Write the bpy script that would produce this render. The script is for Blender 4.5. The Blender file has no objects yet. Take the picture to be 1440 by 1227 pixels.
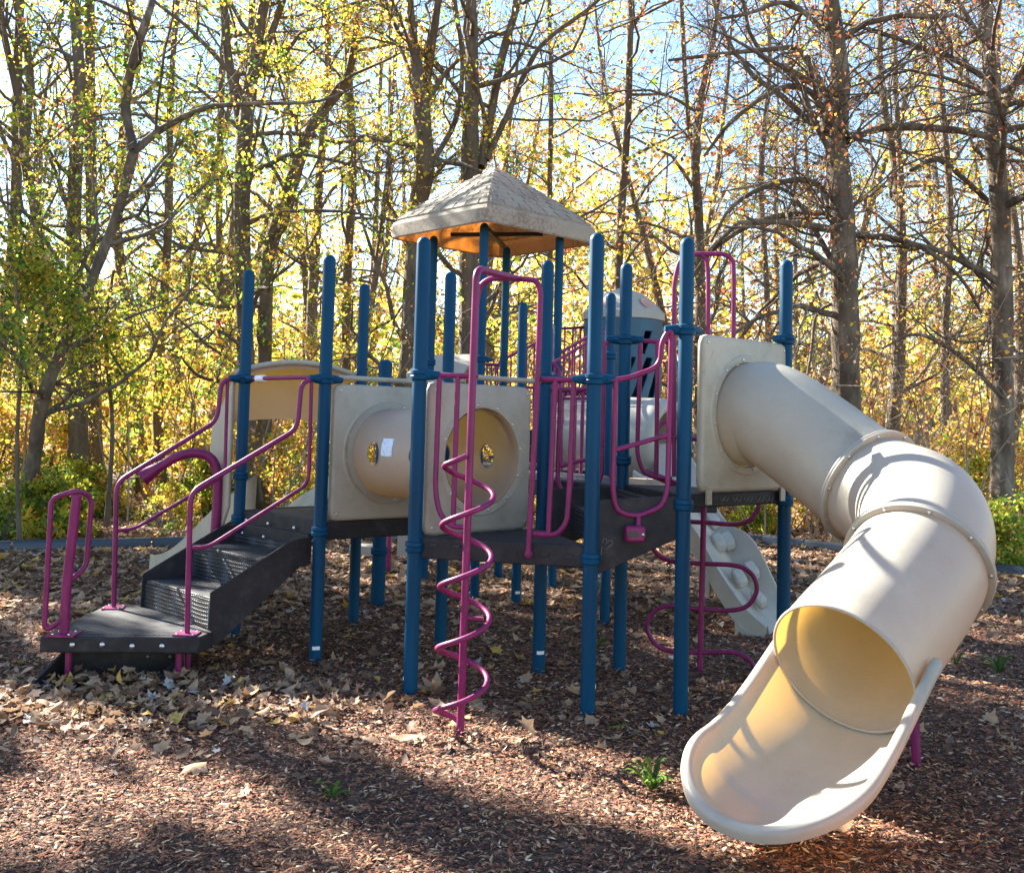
import bpy, math, random
import numpy as np
from mathutils import Vector, Matrix
R = math.radians
rnd = random.Random(7)
rg = np.random.default_rng(11)
scn = bpy.context.scene
col = scn.collection

# ------------------------------------------------------------------ camera
CP, CR, CPY, CH, CF = R(3.5726), R(1.4531), 508.43, 1.673, 1440.0
fw = Vector((0, math.cos(CP), math.sin(CP)))
up0 = Vector((0, -math.sin(CP), math.cos(CP))); rt0 = Vector((1, 0, 0))
rt = rt0 * math.cos(CR) + up0 * math.sin(CR)
upv = -rt0 * math.sin(CR) + up0 * math.cos(CR)
CO = Vector((0, 0, CH))
cam_d = bpy.data.cameras.new('camera'); cam = bpy.data.objects.new('camera', cam_d); col.objects.link(cam)
cam_d.sensor_width = 36; cam_d.lens = 36; cam_d.clip_end = 2000; cam_d.clip_start = 0.05
cam_d.shift_y = -(613.5 - CPY) / 1440
cam.matrix_world = Matrix(((rt.x, upv.x, -fw.x, 0), (rt.y, upv.y, -fw.y, 0), (rt.z, upv.z, -fw.z, CH), (0, 0, 0, 1)))
scn.camera = cam

def ray(u, v): return fw + rt * ((u - 720) / CF) - upv * ((v - CPY) / CF)
def atz(u, v, z):
    d = ray(u, v); return CO + d * ((z - CH) / d.z)
def aty(u, v, y):
    d = ray(u, v); return CO + d * (y / d.y)
def pick(A, B):
    """vertical plane through two plan points -> function measuring a point in it"""
    n = Vector((B[1] - A[1], -(B[0] - A[0]), 0)); a = Vector((A[0], A[1], 0))
    def f(u, v):
        d = ray(u, v); return CO + d * (((a - CO).dot(n)) / d.dot(n))
    return f

# ------------------------------------------------------------------ materials
def mat(name, base=(.5, .5, .5), rough=.5, metal=0, spec=None):
    m = bpy.data.materials.new(name); m.use_nodes = True
    b = m.node_tree.nodes['Principled BSDF']
    b.inputs['Base Color'].default_value = (*base, 1); b.inputs['Roughness'].default_value = rough
    b.inputs['Metallic'].default_value = metal
    if spec is not None: b.inputs['Specular IOR Level'].default_value = spec
    return m
def N(m, t, **kw):
    n = m.node_tree.nodes.new(t)
    for k, v in kw.items():
        if k in n.inputs: n.inputs[k].default_value = v
        else: setattr(n, k, v)
    return n
def LK(m, a, ao, b, bi): m.node_tree.links.new(a.outputs[ao], b.inputs[bi])
def noisy(m, stops, scale=5, detail=6, rough=.6, coord='Object', stretch=None, bump=0, bscale=None, dist=.01, rvar=None):
    """noise driven base colour (list of (pos, rgb)) and bump"""
    b = m.node_tree.nodes['Principled BSDF']
    tc = N(m, 'ShaderNodeTexCoord'); mp = N(m, 'ShaderNodeMapping'); LK(m, tc, coord, mp, 'Vector')
    if stretch: mp.inputs['Scale'].default_value = stretch
    n = N(m, 'ShaderNodeTexNoise', Scale=scale, Detail=detail, Roughness=rough); LK(m, mp, 'Vector', n, 'Vector')
    r = N(m, 'ShaderNodeValToRGB'); LK(m, n, 'Fac', r, 'Fac')
    e = r.color_ramp.elements
    while len(e) < len(stops): e.new(.5)
    for i, (p, c) in enumerate(stops): e[i].position = p; e[i].color = (*c, 1)
    LK(m, r, 'Color', b, 'Base Color')
    if bump:
        n2 = N(m, 'ShaderNodeTexNoise', Scale=bscale or scale * 4, Detail=5); LK(m, mp, 'Vector', n2, 'Vector')
        bp = N(m, 'ShaderNodeBump', Strength=bump, Distance=dist); LK(m, n2, 'Fac', bp, 'Height'); LK(m, bp, 'Normal', b, 'Normal')
    if rvar:
        mr = N(m, 'ShaderNodeMapRange'); mr.inputs[1].default_value = .3; mr.inputs[2].default_value = .7
        mr.inputs[3].default_value = rvar[0]; mr.inputs[4].default_value = rvar[1]
        LK(m, n, 'Fac', mr, 0); LK(m, mr, 0, b, 'Roughness')
    return m

blue = noisy(mat('blue_enamel', rough=.38), [(.3, (.0003, .033, .080)), (.5, (.0004, .052, .118)), (.64, (.001, .062, .135)), (.78, (.02, .10, .16))], 9, 8, .65, stretch=(1, 1, .12), bump=.05, bscale=60, dist=.003, rvar=(.35, .6)); blue.node_tree.nodes['Principled BSDF'].inputs['Specular IOR Level'].default_value = .16
purple = noisy(mat('purple_enamel', rough=.4), [(.3, (.14, .008, .064)), (.55, (.215, .014, .098)), (.7, (.25, .026, .12)), (.85, (.30, .07, .17))], 14, 8, .65, stretch=(1, 1, .4), rvar=(.3, .55)); purple.node_tree.nodes['Principled BSDF'].inputs['Specular IOR Level'].default_value = .35
def plastic(name, c0, c1, glow, tr=.3, rough=.42):
    m = noisy(mat(name, rough=rough), [(.28, tuple(x * .66 for x in c0)), (.42, tuple(x * .93 for x in c0)), (.55, c0), (.75, c1)], 3.2, 12, .78, bump=.04, bscale=90, dist=.002, rvar=(rough - .1, rough + .15))
    b = m.node_tree.nodes['Principled BSDF']; o = m.node_tree.nodes['Material Output']
    t = N(m, 'ShaderNodeBsdfTranslucent'); t.inputs['Color'].default_value = (*glow, 1)
    x = N(m, 'ShaderNodeMixShader'); x.inputs[0].default_value = tr
    LK(m, b, 0, x, 1); LK(m, t, 0, x, 2); m.node_tree.links.new(x.outputs[0], o.inputs[0])
    return m
tan = plastic('tan_plastic', (.43, .41, .345), (.50, .48, .41), (.98, .52, .08), .19)
tant = plastic('tan_tunnel_plastic', (.46, .43, .37), (.54, .51, .45), (1.0, .46, .04), .34)
tanpanel = noisy(mat('tan_panel', rough=.5), [(.26, (.22, .19, .14)), (.42, (.37, .325, .25)), (.58, (.43, .38, .30)), (.8, (.49, .44, .36))], 2.6, 12, .8, bump=.05, bscale=60, dist=.003)
roofm = plastic('roof_plastic', (.40, .37, .29), (.52, .48, .40), (.62, .20, .025), .22, .65)
greyp = plastic('grey_plastic', (.42, .40, .35), (.54, .52, .47), (.8, .6, .3), .12)
rubber = noisy(mat('deck_coating', rough=.62), [(.3, (.014, .013, .016)), (.52, (.028, .025, .028)), (.68, (.054, .046, .048)), (.85, (.09, .077, .074))], 6, 10, .75, bump=.25, bscale=70, dist=.004); rubber.node_tree.nodes['Principled BSDF'].inputs['Specular IOR Level'].default_value = .25
steel = mat('bolt_steel', (.6, .6, .6), .3, .9)
darkp = mat('black_plastic', (.012, .014, .02), .35)
white = mat('white_tape', (.8, .82, .85), .5)
sticker_m = noisy(mat('sticker', rough=.45), [(.35, (.35, .5, .8)), (.5, (.7, .78, .9))], 60, 3, .5)
ink = mat('chalk_scribble', (.2, .2, .2), .9)

def grating(name, ang, kind):
    m = noisy(mat(name, rough=.6), [(.3, (.014, .016, .024)), (.7, (.032, .033, .04))], 5, 8, .7)
    b = m.node_tree.nodes['Principled BSDF']
    tc = N(m, 'ShaderNodeTexCoord'); mp = N(m, 'ShaderNodeMapping'); LK(m, tc, 'Object', mp, 'Vector'); mp.inputs['Rotation'].default_value = (0, 0, ang)
    if kind == 'slots':
        w = N(m, 'ShaderNodeTexWave', Scale=11.0); w.inputs['Distortion'].default_value = 0; LK(m, mp, 'Vector', w, 'Vector'); src = w; so = 'Fac'
    else:
        w = N(m, 'ShaderNodeTexVoronoi', Scale=38.0); w.inputs['Randomness'].default_value = 0; LK(m, mp, 'Vector', w, 'Vector'); src = w; so = 'Distance'
    r = N(m, 'ShaderNodeValToRGB'); LK(m, src, so, r, 'Fac'); e = r.color_ramp.elements
    e[0].position = .40; e[0].color = (0.01, 0.01, 0.015, 1); e[1].position = .56; e[1].color = (1.9, 1.9, 2.0, 1)
    old = b.inputs['Base Color'].links[0].from_socket
    mx = N(m, 'ShaderNodeMix', data_type='RGBA', blend_type='MULTIPLY'); mx.inputs[0].default_value = 1
    m.node_tree.links.new(old, mx.inputs[6]); m.node_tree.links.new(r.outputs[0], mx.inputs[7]); m.node_tree.links.new(mx.outputs[2], b.inputs['Base Color'])
    bp = N(m, 'ShaderNodeBump', Strength=.8, Distance=.006); LK(m, r, 'Color', bp, 'Height'); LK(m, bp, 'Normal', b, 'Normal')
    return m
gr_slot = grating('slotted_grating', R(8), 'slots')
gr_hole = grating('perforated_grating', R(40), 'holes')

def leafmat(name, c, tr=.62):
    m = mat(name, c, .6, spec=.25)
    b = m.node_tree.nodes['Principled BSDF']; o = m.node_tree.nodes['Material Output']
    tc = N(m, 'ShaderNodeTexCoord'); n = N(m, 'ShaderNodeTexNoise', Scale=1.7, Detail=3); LK(m, tc, 'Object', n, 'Vector')
    mr = N(m, 'ShaderNodeMapRange'); mr.inputs[1].default_value = .3; mr.inputs[2].default_value = .7; mr.inputs[3].default_value = .65; mr.inputs[4].default_value = 1.25
    LK(m, n, 'Fac', mr, 0)
    mx = N(m, 'ShaderNodeVectorMath', operation='SCALE'); mx.inputs[0].default_value = c; LK(m, mr, 0, mx, 'Scale')
    LK(m, mx, 0, b, 'Base Color')
    t = N(m, 'ShaderNodeBsdfTranslucent'); LK(m, mx, 0, t, 'Color')
    x = N(m, 'ShaderNodeMixShader'); x.inputs[0].default_value = tr
    LK(m, b, 0, x, 1); LK(m, t, 0, x, 2); m.node_tree.links.new(x.outputs[0], o.inputs[0])
    return m
L_yel = leafmat('leaf_yellow', (.80, .58, .08)); L_gold = leafmat('leaf_gold', (.80, .50, .08)); L_ygr = leafmat('leaf_yellow_green', (.48, .52, .06))
L_grn = leafmat('leaf_green', (.20, .34, .05)); L_dgr = leafmat('leaf_dark_green', (.08, .15, .035)); L_org = leafmat('leaf_orange', (.74, .34, .12))
L_brn = leafmat('leaf_russet', (.30, .09, .04)); L_tan = leafmat('leaf_tan', (.42, .28, .17), .35)
L_pale = leafmat('leaf_pale', (.85, .62, .38))
LM = [L_yel, L_gold, L_ygr, L_grn, L_dgr, L_org, L_brn, L_tan, L_pale]
bark = noisy(mat('bark', rough=.9), [(.3, (.065, .048, .034)), (.55, (.15, .115, .082)), (.8, (.27, .22, .165))], 7, 8, .7, stretch=(1, 1, .22), bump=.9, bscale=22, dist=.04)
barkp = noisy(mat('sycamore_bark', rough=.85), [(.38, (.07, .05, .035)), (.55, (.155, .12, .085)), (.72, (.33, .28, .21))], 4, 8, .65, stretch=(1, 1, .35), bump=.8, bscale=18, dist=.03)
twigm = noisy(mat('twig_bark', rough=.85), [(.3, (.10, .08, .06)), (.7, (.24, .20, .16))], 3, 3)

# ------------------------------------------------------------------ mesh builder
class MB:
    def __init__(s): s.v = []; s.f = []; s.mi = []; s.cur = 0
    def add(s, vs, fs, mi=None):
        o = len(s.v); s.v += [tuple(p) for p in vs]; s.f += [tuple(i + o for i in f) for f in fs]
        s.mi += [s.cur if mi is None else mi] * len(fs); return s
    def box(s, c, size, ux=(1, 0, 0), uz=(0, 0, 1), mi=None):
        ux = Vector(ux).normalized(); uz = Vector(uz).normalized(); uy = uz.cross(ux).normalized(); c = Vector(c)
        h = [x / 2 for x in size]; vs = [c + ux * (a * h[0]) + uy * (b * h[1]) + uz * (d * h[2]) for d in (-1, 1) for b in (-1, 1) for a in (-1, 1)]
        return s.add(vs, [(0, 2, 3, 1), (4, 5, 7, 6), (0, 1, 5, 4), (2, 6, 7, 3), (0, 4, 6, 2), (1, 3, 7, 5)], mi)
    def prism(s, pts, z0, z1, mi=None):
        n = len(pts); a = sum(pts[i][0] * pts[(i + 1) % n][1] - pts[(i + 1) % n][0] * pts[i][1] for i in range(n))
        if a < 0: pts = pts[::-1]
        vs = [(p[0], p[1], z0) for p in pts] + [(p[0], p[1], z1) for p in pts]
        return s.add(vs, [tuple(range(n))[::-1], tuple(range(n, 2 * n))] + [(i, (i + 1) % n, n + (i + 1) % n, n + i) for i in range(n)], mi)
    def plate(s, pts, nrm, t, mi=None):
        """polygon (3d points, planar) extruded by t along nrm"""
        n = len(pts); nv = Vector(nrm).normalized() * t; vs = [Vector(p) for p in pts] + [Vector(p) + nv for p in pts]
        return s.add(vs, [tuple(range(n))[::-1], tuple(range(n, 2 * n))] + [(i, (i + 1) % n, n + (i + 1) % n, n + i) for i in range(n)], mi)
    def tube(s, pts, r, sides=10, cap=True, mi=None):
        pts = [Vector(p) for p in pts]; n = len(pts)
        rs = r if hasattr(r, '__len__') else [r] * n
        T = []
        for i in range(n):
            t = pts[min(i + 1, n - 1)] - pts[max(i - 1, 0)]; T.append(t.normalized() if t.length > 1e-9 else Vector((0, 0, 1)))
        a = Vector((0, 0, 1)) if abs(T[0].z) < .9 else Vector((1, 0, 0)); u = T[0].cross(a).normalized(); vs = []
        for i in range(n):
            u = (u - T[i] * u.dot(T[i])).normalized(); w = T[i].cross(u)
            for k in range(sides):
                an = 2 * math.pi * k / sides; vs.append(pts[i] + (u * math.cos(an) + w * math.sin(an)) * rs[i])
        fs = [(i * sides + k, i * sides + (k + 1) % sides, (i + 1) * sides + (k + 1) % sides, (i + 1) * sides + k) for i in range(n - 1) for k in range(sides)]
        if cap: fs += [tuple(range(sides))[::-1], tuple(range((n - 1) * sides, n * sides))]
        return s.add(vs, fs, mi)
    def lathe(s, prof, c=(0, 0, 0), ax=(0, 0, 1), sides=20, mi=None, cap=True):
        ax = Vector(ax).normalized(); c = Vector(c); a = Vector((0, 0, 1)) if abs(ax.z) < .9 else Vector((1, 0, 0)); u = ax.cross(a).normalized(); w = ax.cross(u)
        vs = []; n = len(prof)
        for r, z in prof:
            for k in range(sides):
                an = 2 * math.pi * k / sides; vs.append(c + ax * z + (u * math.cos(an) + w * math.sin(an)) * r)
        fs = [(i * sides + k, i * sides + (k + 1) % sides, (i + 1) * sides + (k + 1) % sides, (i + 1) * sides + k) for i in range(n - 1) for k in range(sides)]
        if cap: fs += [tuple(range(sides))[::-1], tuple(range((n - 1) * sides, n * sides))]
        return s.add(vs, fs, mi)
    def grid(s, rows, closed=False, mi=None):
        n = len(rows); m = len(rows[0]); vs = [p for r_ in rows for p in r_]
        fs = [(i * m + j, i * m + (j + 1) % m, (i + 1) * m + (j + 1) % m, (i + 1) * m + j) for i in range(n - 1) for j in range(m if closed else m - 1)]
        return s.add(vs, fs, mi)
    def build(s, name, mats, parent=None, bevel=0, smooth=35, origin=None):
        if not isinstance(mats, (list, tuple)): mats = [mats]
        o0 = Vector(origin) if origin is not None else Vector((0, 0, 0))
        me = bpy.data.meshes.new(name); me.from_pydata([tuple(Vector(p) - o0) for p in s.v], [], s.f)
        for m in mats: me.materials.append(m)
        if len(mats) > 1: me.polygons.foreach_set('material_index', s.mi)
        me.polygons.foreach_set('use_smooth', [True] * len(me.polygons)); me.update(); me.set_sharp_from_angle(angle=R(smooth))
        ob = bpy.data.objects.new(name, me); col.objects.link(ob); ob.location = o0
        if parent is not None: par(ob, parent)
        if bevel:
            b = ob.modifiers.new('bevel', 'BEVEL'); b.width = bevel; b.segments = 2; b.limit_method = 'ANGLE'; b.angle_limit = R(40)
        return ob
def par(ob, p):
    bpy.context.view_layer.update()
    ob.parent = p; w = Vector((0, 0, 0)); q = p
    while q is not None: w += q.location; q = q.parent
    ob.location = ob.location - w
def empty(name, loc=(0, 0, 0), parent=None):
    o = bpy.data.objects.new(name, None); col.objects.link(o); o.location = loc; o.empty_display_size = .1
    if parent is not None: par(o, parent)
    return o
def tag(o, label=None, cat=None, group=None, kind=None):
    if label: o['label'] = label
    if cat: o['category'] = cat
    if group: o['group'] = group
    if kind: o['kind'] = kind
    return o
def fillet(pts, r=.05, n=5):
    pts = [Vector(p) for p in pts]; out = [pts[0]]
    for i in range(1, len(pts) - 1):
        a, b, c = pts[i - 1], pts[i], pts[i + 1]; d1 = (a - b); d2 = (c - b)
        k = min(r, d1.length * .48, d2.length * .48); p = b + d1.normalized() * k; q = b + d2.normalized() * k
        for j in range(n + 1):
            t = j / n; out.append(p * (1 - t) ** 2 + b * 2 * t * (1 - t) + q * t * t)
    out.append(pts[-1]); return out
def catmull(pts, n=8):
    pts = [Vector(p) for p in pts]; P = [pts[0] * 2 - pts[1]] + pts + [pts[-1] * 2 - pts[-2]]; out = []
    for i in range(1, len(P) - 2):
        for j in range(n):
            t = j / n; a, b, c, d = P[i - 1:i + 3]
            out.append(.5 * ((2 * b) + (c - a) * t + (2 * a - 5 * b + 4 * c - d) * t * t + (3 * b - a - 3 * c + d) * t ** 3))
    out.append(pts[-1]); return out
def each_piece(mb, name, m, parent):
    """one object per connected piece of the builder"""
    n = len(mb.v); pr = list(range(n))
    def fd(a):
        while pr[a] != a: pr[a] = pr[pr[a]]; a = pr[a]
        return a
    for f in mb.f:
        r0 = fd(f[0])
        for i in f[1:]: pr[fd(i)] = r0
    g = {}
    for f in mb.f: g.setdefault(fd(f[0]), []).append(f)
    out = []
    for fs in g.values():
        ids = sorted({i for f in fs for i in f}); mp_ = {i: k for k, i in enumerate(ids)}; q = MB(); q.add([mb.v[i] for i in ids], [tuple(mp_[i] for i in f) for f in fs])
        out.append(q.build(name, m, parent))
    return out
def npmesh(name, V, F, mi, mats, parent=None):
    """V (n,3) F (m,k) equal-sided faces"""
    me = bpy.data.meshes.new(name); k = F.shape[1]
    me.vertices.add(len(V)); me.vertices.foreach_set('co', V.astype(np.float32).ravel())
    me.loops.add(F.size); me.loops.foreach_set('vertex_index', F.astype(np.int32).ravel())
    me.polygons.add(len(F)); me.polygons.foreach_set('loop_start', np.arange(0, F.size, k, dtype=np.int32))
    for m in mats: me.materials.append(m)
    me.polygons.foreach_set('material_index', mi.astype(np.int32)); me.update(calc_edges=True); me.validate()
    ob = bpy.data.objects.new(name, me); col.objects.link(ob)
    if parent is not None: ob.parent = parent
    return ob

# ------------------------------------------------------------------ the play structure
A = (-2.09, 8.02); B = (-1.311, 7.209); Cc = (-.575, 6.409); D = (.496, 6.132); E_ = (1.053, 6.205); F_ = (1.854, 6.925)
G = (.799, 7.237); H = (.237, 7.198); I_ = (-.49, 7.878); J = (-1.273, 8.688); L_ = (.093, 9.723); M_ = (.845, 8.848)
R1 = (-.312, 10.186); R2 = (.473, 10.752); R3 = (-.878, 10.97); R4 = (-.093, 11.54); K = (-1.179, 9.539)
PS = empty('playground_structure', (0, 7.5, 0))
tag(PS, 'large play structure with blue posts, purple rails, tan tube slide and shingled square roof', 'playground structure')
def sub2(a, b): return Vector((b[0] - a[0], b[1] - a[1], 0)).normalized()
def post(p, h=2.85, r=.0445, clamps=(), tape=None, lab=None):
    o = MB().lathe([(r * .98, -.15)] + [(r, 0), (r, h - .05)] + [(r * math.cos(R(a)), h - .05 + .05 * math.sin(R(a))) for a in (15, 30, 45, 60, 75, 86)], (p[0], p[1], 0), sides=28).build('post', blue, PS, origin=(p[0], p[1], 0))
    if lab: o['label'] = lab
    for c in clamps:
        z = c[0]; m = MB(); hh = .034
        m.lathe([(r + .001, z - hh), (r + .014, z - hh + .006), (r + .016, z - .008), (r + .011, z), (r + .016, z + .008), (r + .014, z + hh - .006), (r + .001, z + hh)], (p[0], p[1], 0), sides=28)
        for d in c[1:]:
            dv = Vector(d).normalized(); s0 = Vector((p[0], p[1], z)) + dv * (r + .004)
            m.lathe([(.034, 0), (.033, .02), (.028, .045), (.025, .075), (.021, .085)], s0, dv, 14)
            m.lathe([(.008, 0), (.008, .008), (.004, .011)], s0 + dv * .03 + Vector((0, -.031, .0)), (0, -1, 0), 8)
        m.build('clamp', blue, o)
    if tape:
        z, a0, a1 = tape; m = MB(); rows = []
        for zz in (z - .012, z + .012): rows.append([Vector((p[0] + (r + .0015) * math.cos(R(t)), p[1] + (r + .0015) * math.sin(R(t)), zz)) for t in range(a0, a1 + 1, 10)])
        m.grid(rows).build('reflective_strip', white, o)
    return o
v3 = lambda a, b: tuple(sub2(a, b))
nAB = Vector((-.72, -.69, 0)).normalized()
post(A, clamps=[(1.985, v3(A, B), nAB), (1.235,), (.90,)])
post(B, clamps=[(1.966, v3(B, A), nAB, v3(B, I_)), (.905,)], tape=(.11, 250, 320))
post(Cc, clamps=[(1.975, v3(Cc, D)), (.91,)], tape=(.11, 180, 210))
post(D, clamps=[(1.963, v3(D, Cc), v3(D, E_)), (.90,)], tape=(.16, 330, 360))
post(E_, clamps=[(2.28, v3(E_, D), v3(E_, F_)), (1.225,)], tape=(.14, 330, 360))
post(F_, clamps=[(2.30, v3(F_, E_)), (1.22,)])
post(G, clamps=[(2.30, v3(G, F_), v3(G, H)), (1.45,), (.92,)])
post(H, clamps=[(2.005, v3(H, G)), (.92,)], tape=(.12, 250, 320))
post(I_); post(J)
post(L_, clamps=[(1.2,)], tape=(.12, 260, 320)); post(M_, clamps=[(1.166,), (2.3,)])
post(K, 2.26, .064, clamps=[(.49,)])
for q, cl in ((R1, [(2.33, v3(R1, R2))]), (R2, [(2.29, v3(R2, R1), v3(R2, R4))]), (R3, [(2.33,)]), (R4, [])): post(q, 3.70, clamps=cl)

# decks
def deck(pts, ztop, th=.13, gm=gr_hole, name='deck'):
    c = Vector((sum(p[0] for p in pts) / len(pts), sum(p[1] for p in pts) / len(pts), ztop))
    m = MB(); m.prism([tuple((Vector((p[0], p[1])) - c.xy) * .985 + c.xy) for p in pts], ztop - th, ztop)
    o = m.build(name, rubber, PS, bevel=.008, origin=c)
    g = MB(); g.prism([tuple((Vector((p[0], p[1])) - c.xy) * .86 + c.xy) for p in pts], ztop - .01, ztop + .002)
    g.build('grating', gm, o)
    return o
def bolts(seq, nrm, parent, r=.011, name='bolt'):
    m = MB()
    for p in seq: m.lathe([(r * 1.25, 0), (r * 1.2, .003), (r, .006), (r * .4, .010)], p, nrm, 10)
    return each_piece(m, name, steel, parent)
dk1 = deck([A, B, I_, J], .97)
dk2 = deck([Cc, D, H], .97)
dk3 = deck([E_, F_, G], 1.285, .085)
nCD = Vector((sub2(Cc, D).y, -sub2(Cc, D).x, 0))
pCD = pick(Cc, D)
m = MB()
for u, v in [(610, 766), (642, 768), (766, 779), (800, 782)]:   # slot holes along the front lip
    m.box(pCD(u, v) + nCD * .002, (.045, .006, .014), sub2(Cc, D))
for u in (682, 724): m.box(pCD(u, 766 + (u - 600) * .085) + nCD * .002, (.014, .006, .014), sub2(Cc, D))
each_piece(m, 'slot', darkp, dk2)
nABo = nAB
dk = sub2(A, B)
def onAB(t, z, off): return Vector((A[0] + (B[0] - A[0]) * t, A[1] + (B[1] - A[1]) * t, z)) + nAB * off
bolts([onAB(t, .90, .012) for t in (.12, .40, .72)] + [onAB(t, .80, .030) for t in (.10, .38, .72)], nAB, dk1, .012)
m = MB()
m.box(onAB(.5, .79, .012), (.92, .03, .17), dk)                       # plate under the deck edge where the stairs hang
m.build('hanger_plate', rubber, dk1, bevel=.005)

# fourth deck: under the back area and the roof
dk4 = deck([G, M_, L_, (-.06, 8.35)], 1.27, .13)
dk5 = deck([R1, R2, R4, R3], 1.27, .13)
dk6 = deck([L_, R2, R1, (-.45, 9.9)], 1.27, .12)

# steps between the near triangle deck and the upper deck
st = MB(); dDE = sub2(D, E_); nDE = Vector((dDE.y, -dDE.x, 0)); wid = (Vector(H) - Vector(D)).length
perp = sub2(D, H)
def PDE(a, b, z): return Vector((D[0], D[1], z)) + dDE * a + perp * b
T = MB()
T.plate([PDE(.03, .03, .80), PDE(.53, .03, 1.02), PDE(.53, .03, 1.27), PDE(.42, .03, 1.27), PDE(.03, .03, 1.24)], -perp, .03)
side = T.build('step_unit', rubber, PS, bevel=.004)
T = MB(); T.plate([PDE(.03, 1.04, .80), PDE(.53, 1.04, 1.02), PDE(.53, 1.04, 1.27), PDE(.03, 1.24 - .2, 1.24)], perp, .03); T.build('side_plate', rubber, side, bevel=.004)
T = MB(); T.box(PDE(.28, .52, 1.115), (.30, 1.0, .04), dDE); T.build('tread', gr_hole, side, bevel=.004)
T = MB(); T.box(PDE(.13, .52, 1.03), (.012, 1.0, .15), dDE); T.box(PDE(.43, .52, 1.19), (.012, 1.0, .14), dDE); T.build('riser', gr_hole, side)
pDE = pick(D, E_)
sc = MB()
def doodle(pts, pk, off, r=.0022):
    sc.tube([pk(u, v) + off for u, v in pts], r, 4)
doodle([(847, 762), (849, 757), (853, 757), (852, 764), (856, 760), (860, 759), (861, 765), (856, 768), (852, 772), (846, 768), (845, 780)], pDE, nDE * .006)
each_piece(sc, 'scribble', ink, side)
sc = MB(); pEF0 = pick(E_, F_); nn = Vector((sub2(E_, F_).y, -sub2(E_, F_).x, 0)) * .004
for u0 in (1012, 1030, 1046, 1062, 1075):
    doodle([(u0, 699), (u0 + 3, 705), (u0 + 7, 698), (u0 + 4, 702), (u0 + 10, 704), (u0 + 12, 698)], pEF0, nn, .0018)
each_piece(sc, 'scribble', ink, dk3)

# transfer platform, its half buried bottom step, grab handle
LZ = .31
plat = [(-2.86, 6.39), (-1.90, 6.46), (-1.87, 6.66), (-2.60, 7.54), (-2.88, 7.55)]
TP = MB().prism(plat, LZ - .10, LZ).build('transfer_platform', rubber, PS, bevel=.012, origin=(-2.4, 7, LZ))
TP['label'] = 'low dark slotted platform at the foot of the stairs'
cx, cy = -2.42, 6.86
MB().prism([((x - cx) * .84 + cx, (y - cy) * .84 + cy) for x, y in plat], LZ - .02, LZ + .002).build('grating', gr_slot, TP)
pf = pick((-2.86, 6.39), (-1.90, 6.46)); nf = Vector((.073, -1, 0)).normalized()
bolts([pf(u, v) + nf * .004 for u, v in ((102, 906), (144, 906), (186, 908), (228, 908))], nf, TP, .014)
m = MB()   # sloping bottom step flaps
m.plate([(-2.80, 6.68, .19), (-2.08, 6.74, .19), (-2.08, 6.74, .0), (-2.80, 6.68, .0)], nf, -.02)
m.plate([(-2.80, 6.66, .19), (-2.80, 6.66, -.03), (-2.88, 6.31, -.03), (-2.87, 6.34, .05)], (1, 0, 0), .02)
m.plate([(-2.09, 6.72, .19), (-2.09, 6.72, -.03), (-2.14, 6.33, -.03), (-2.13, 6.38, .05)], (1, 0, 0), .02)
bs = m.build('bottom_step', rubber, TP)
bolts([Vector((-2.30, 6.715, .13)), Vector((-2.16, 6.725, .13))], nf, bs, .009)
m = MB()
for x, y in ((-2.72, 6.5), (-2.05, 6.55), (-2.07, 6.80), (-2.78, 7.45)): m.tube([(x, y, -.1), (x, y, .22)], .02, 10)
each_piece(m, 'leg', purple, TP)

def flange_foot(m, p, s=.13, yaw=0):
    m.box(Vector(p) + Vector((0, 0, .006)), (s, s, .010), (math.cos(yaw), math.sin(yaw), 0))
pL = pick(A, (A[0] + nAB.x, A[1] + nAB.y)); pR = pick(B, (B[0] + nAB.x, B[1] + nAB.y))
RR = .0165
def railing(paths, pk, name='railing', r=RR, off=Vector((0, 0, 0)), fr=.07, extra=None):
    m = MB()
    for i, pa in enumerate(paths):
        rr = r
        if isinstance(pa, tuple): pa, rr = pa
        m.tube(fillet([pk(u, v) + off for u, v in pa], fr, 6), rr, 12)
    if extra: extra(m)
    return m.build(name, purple, PS)
# left rail of the stairs
postfoot = pL(160, 852)
def ex(m): flange_foot(m, (postfoot.x, postfoot.y, LZ), .14, R(10))
hl = railing([[(160, 852), (164, 678), (305, 592), (312, 534), (338, 532)], ([(163, 746), (188, 744), (316, 668), (320, 534)], .0135)], pL, 'handrail', .0175, fr=.08, extra=ex)
rf = pR(263, 890)
def ex(m): flange_foot(m, (rf.x, rf.y, LZ), .14, R(0))
hr = railing([[(263, 890), (268, 692), (418, 603), (424, 536), (450, 532)], ([(267, 771), (293, 769), (434, 680), (438, 536)], .0135)], pR, 'handrail', .0175, fr=.08, extra=ex)
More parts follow.
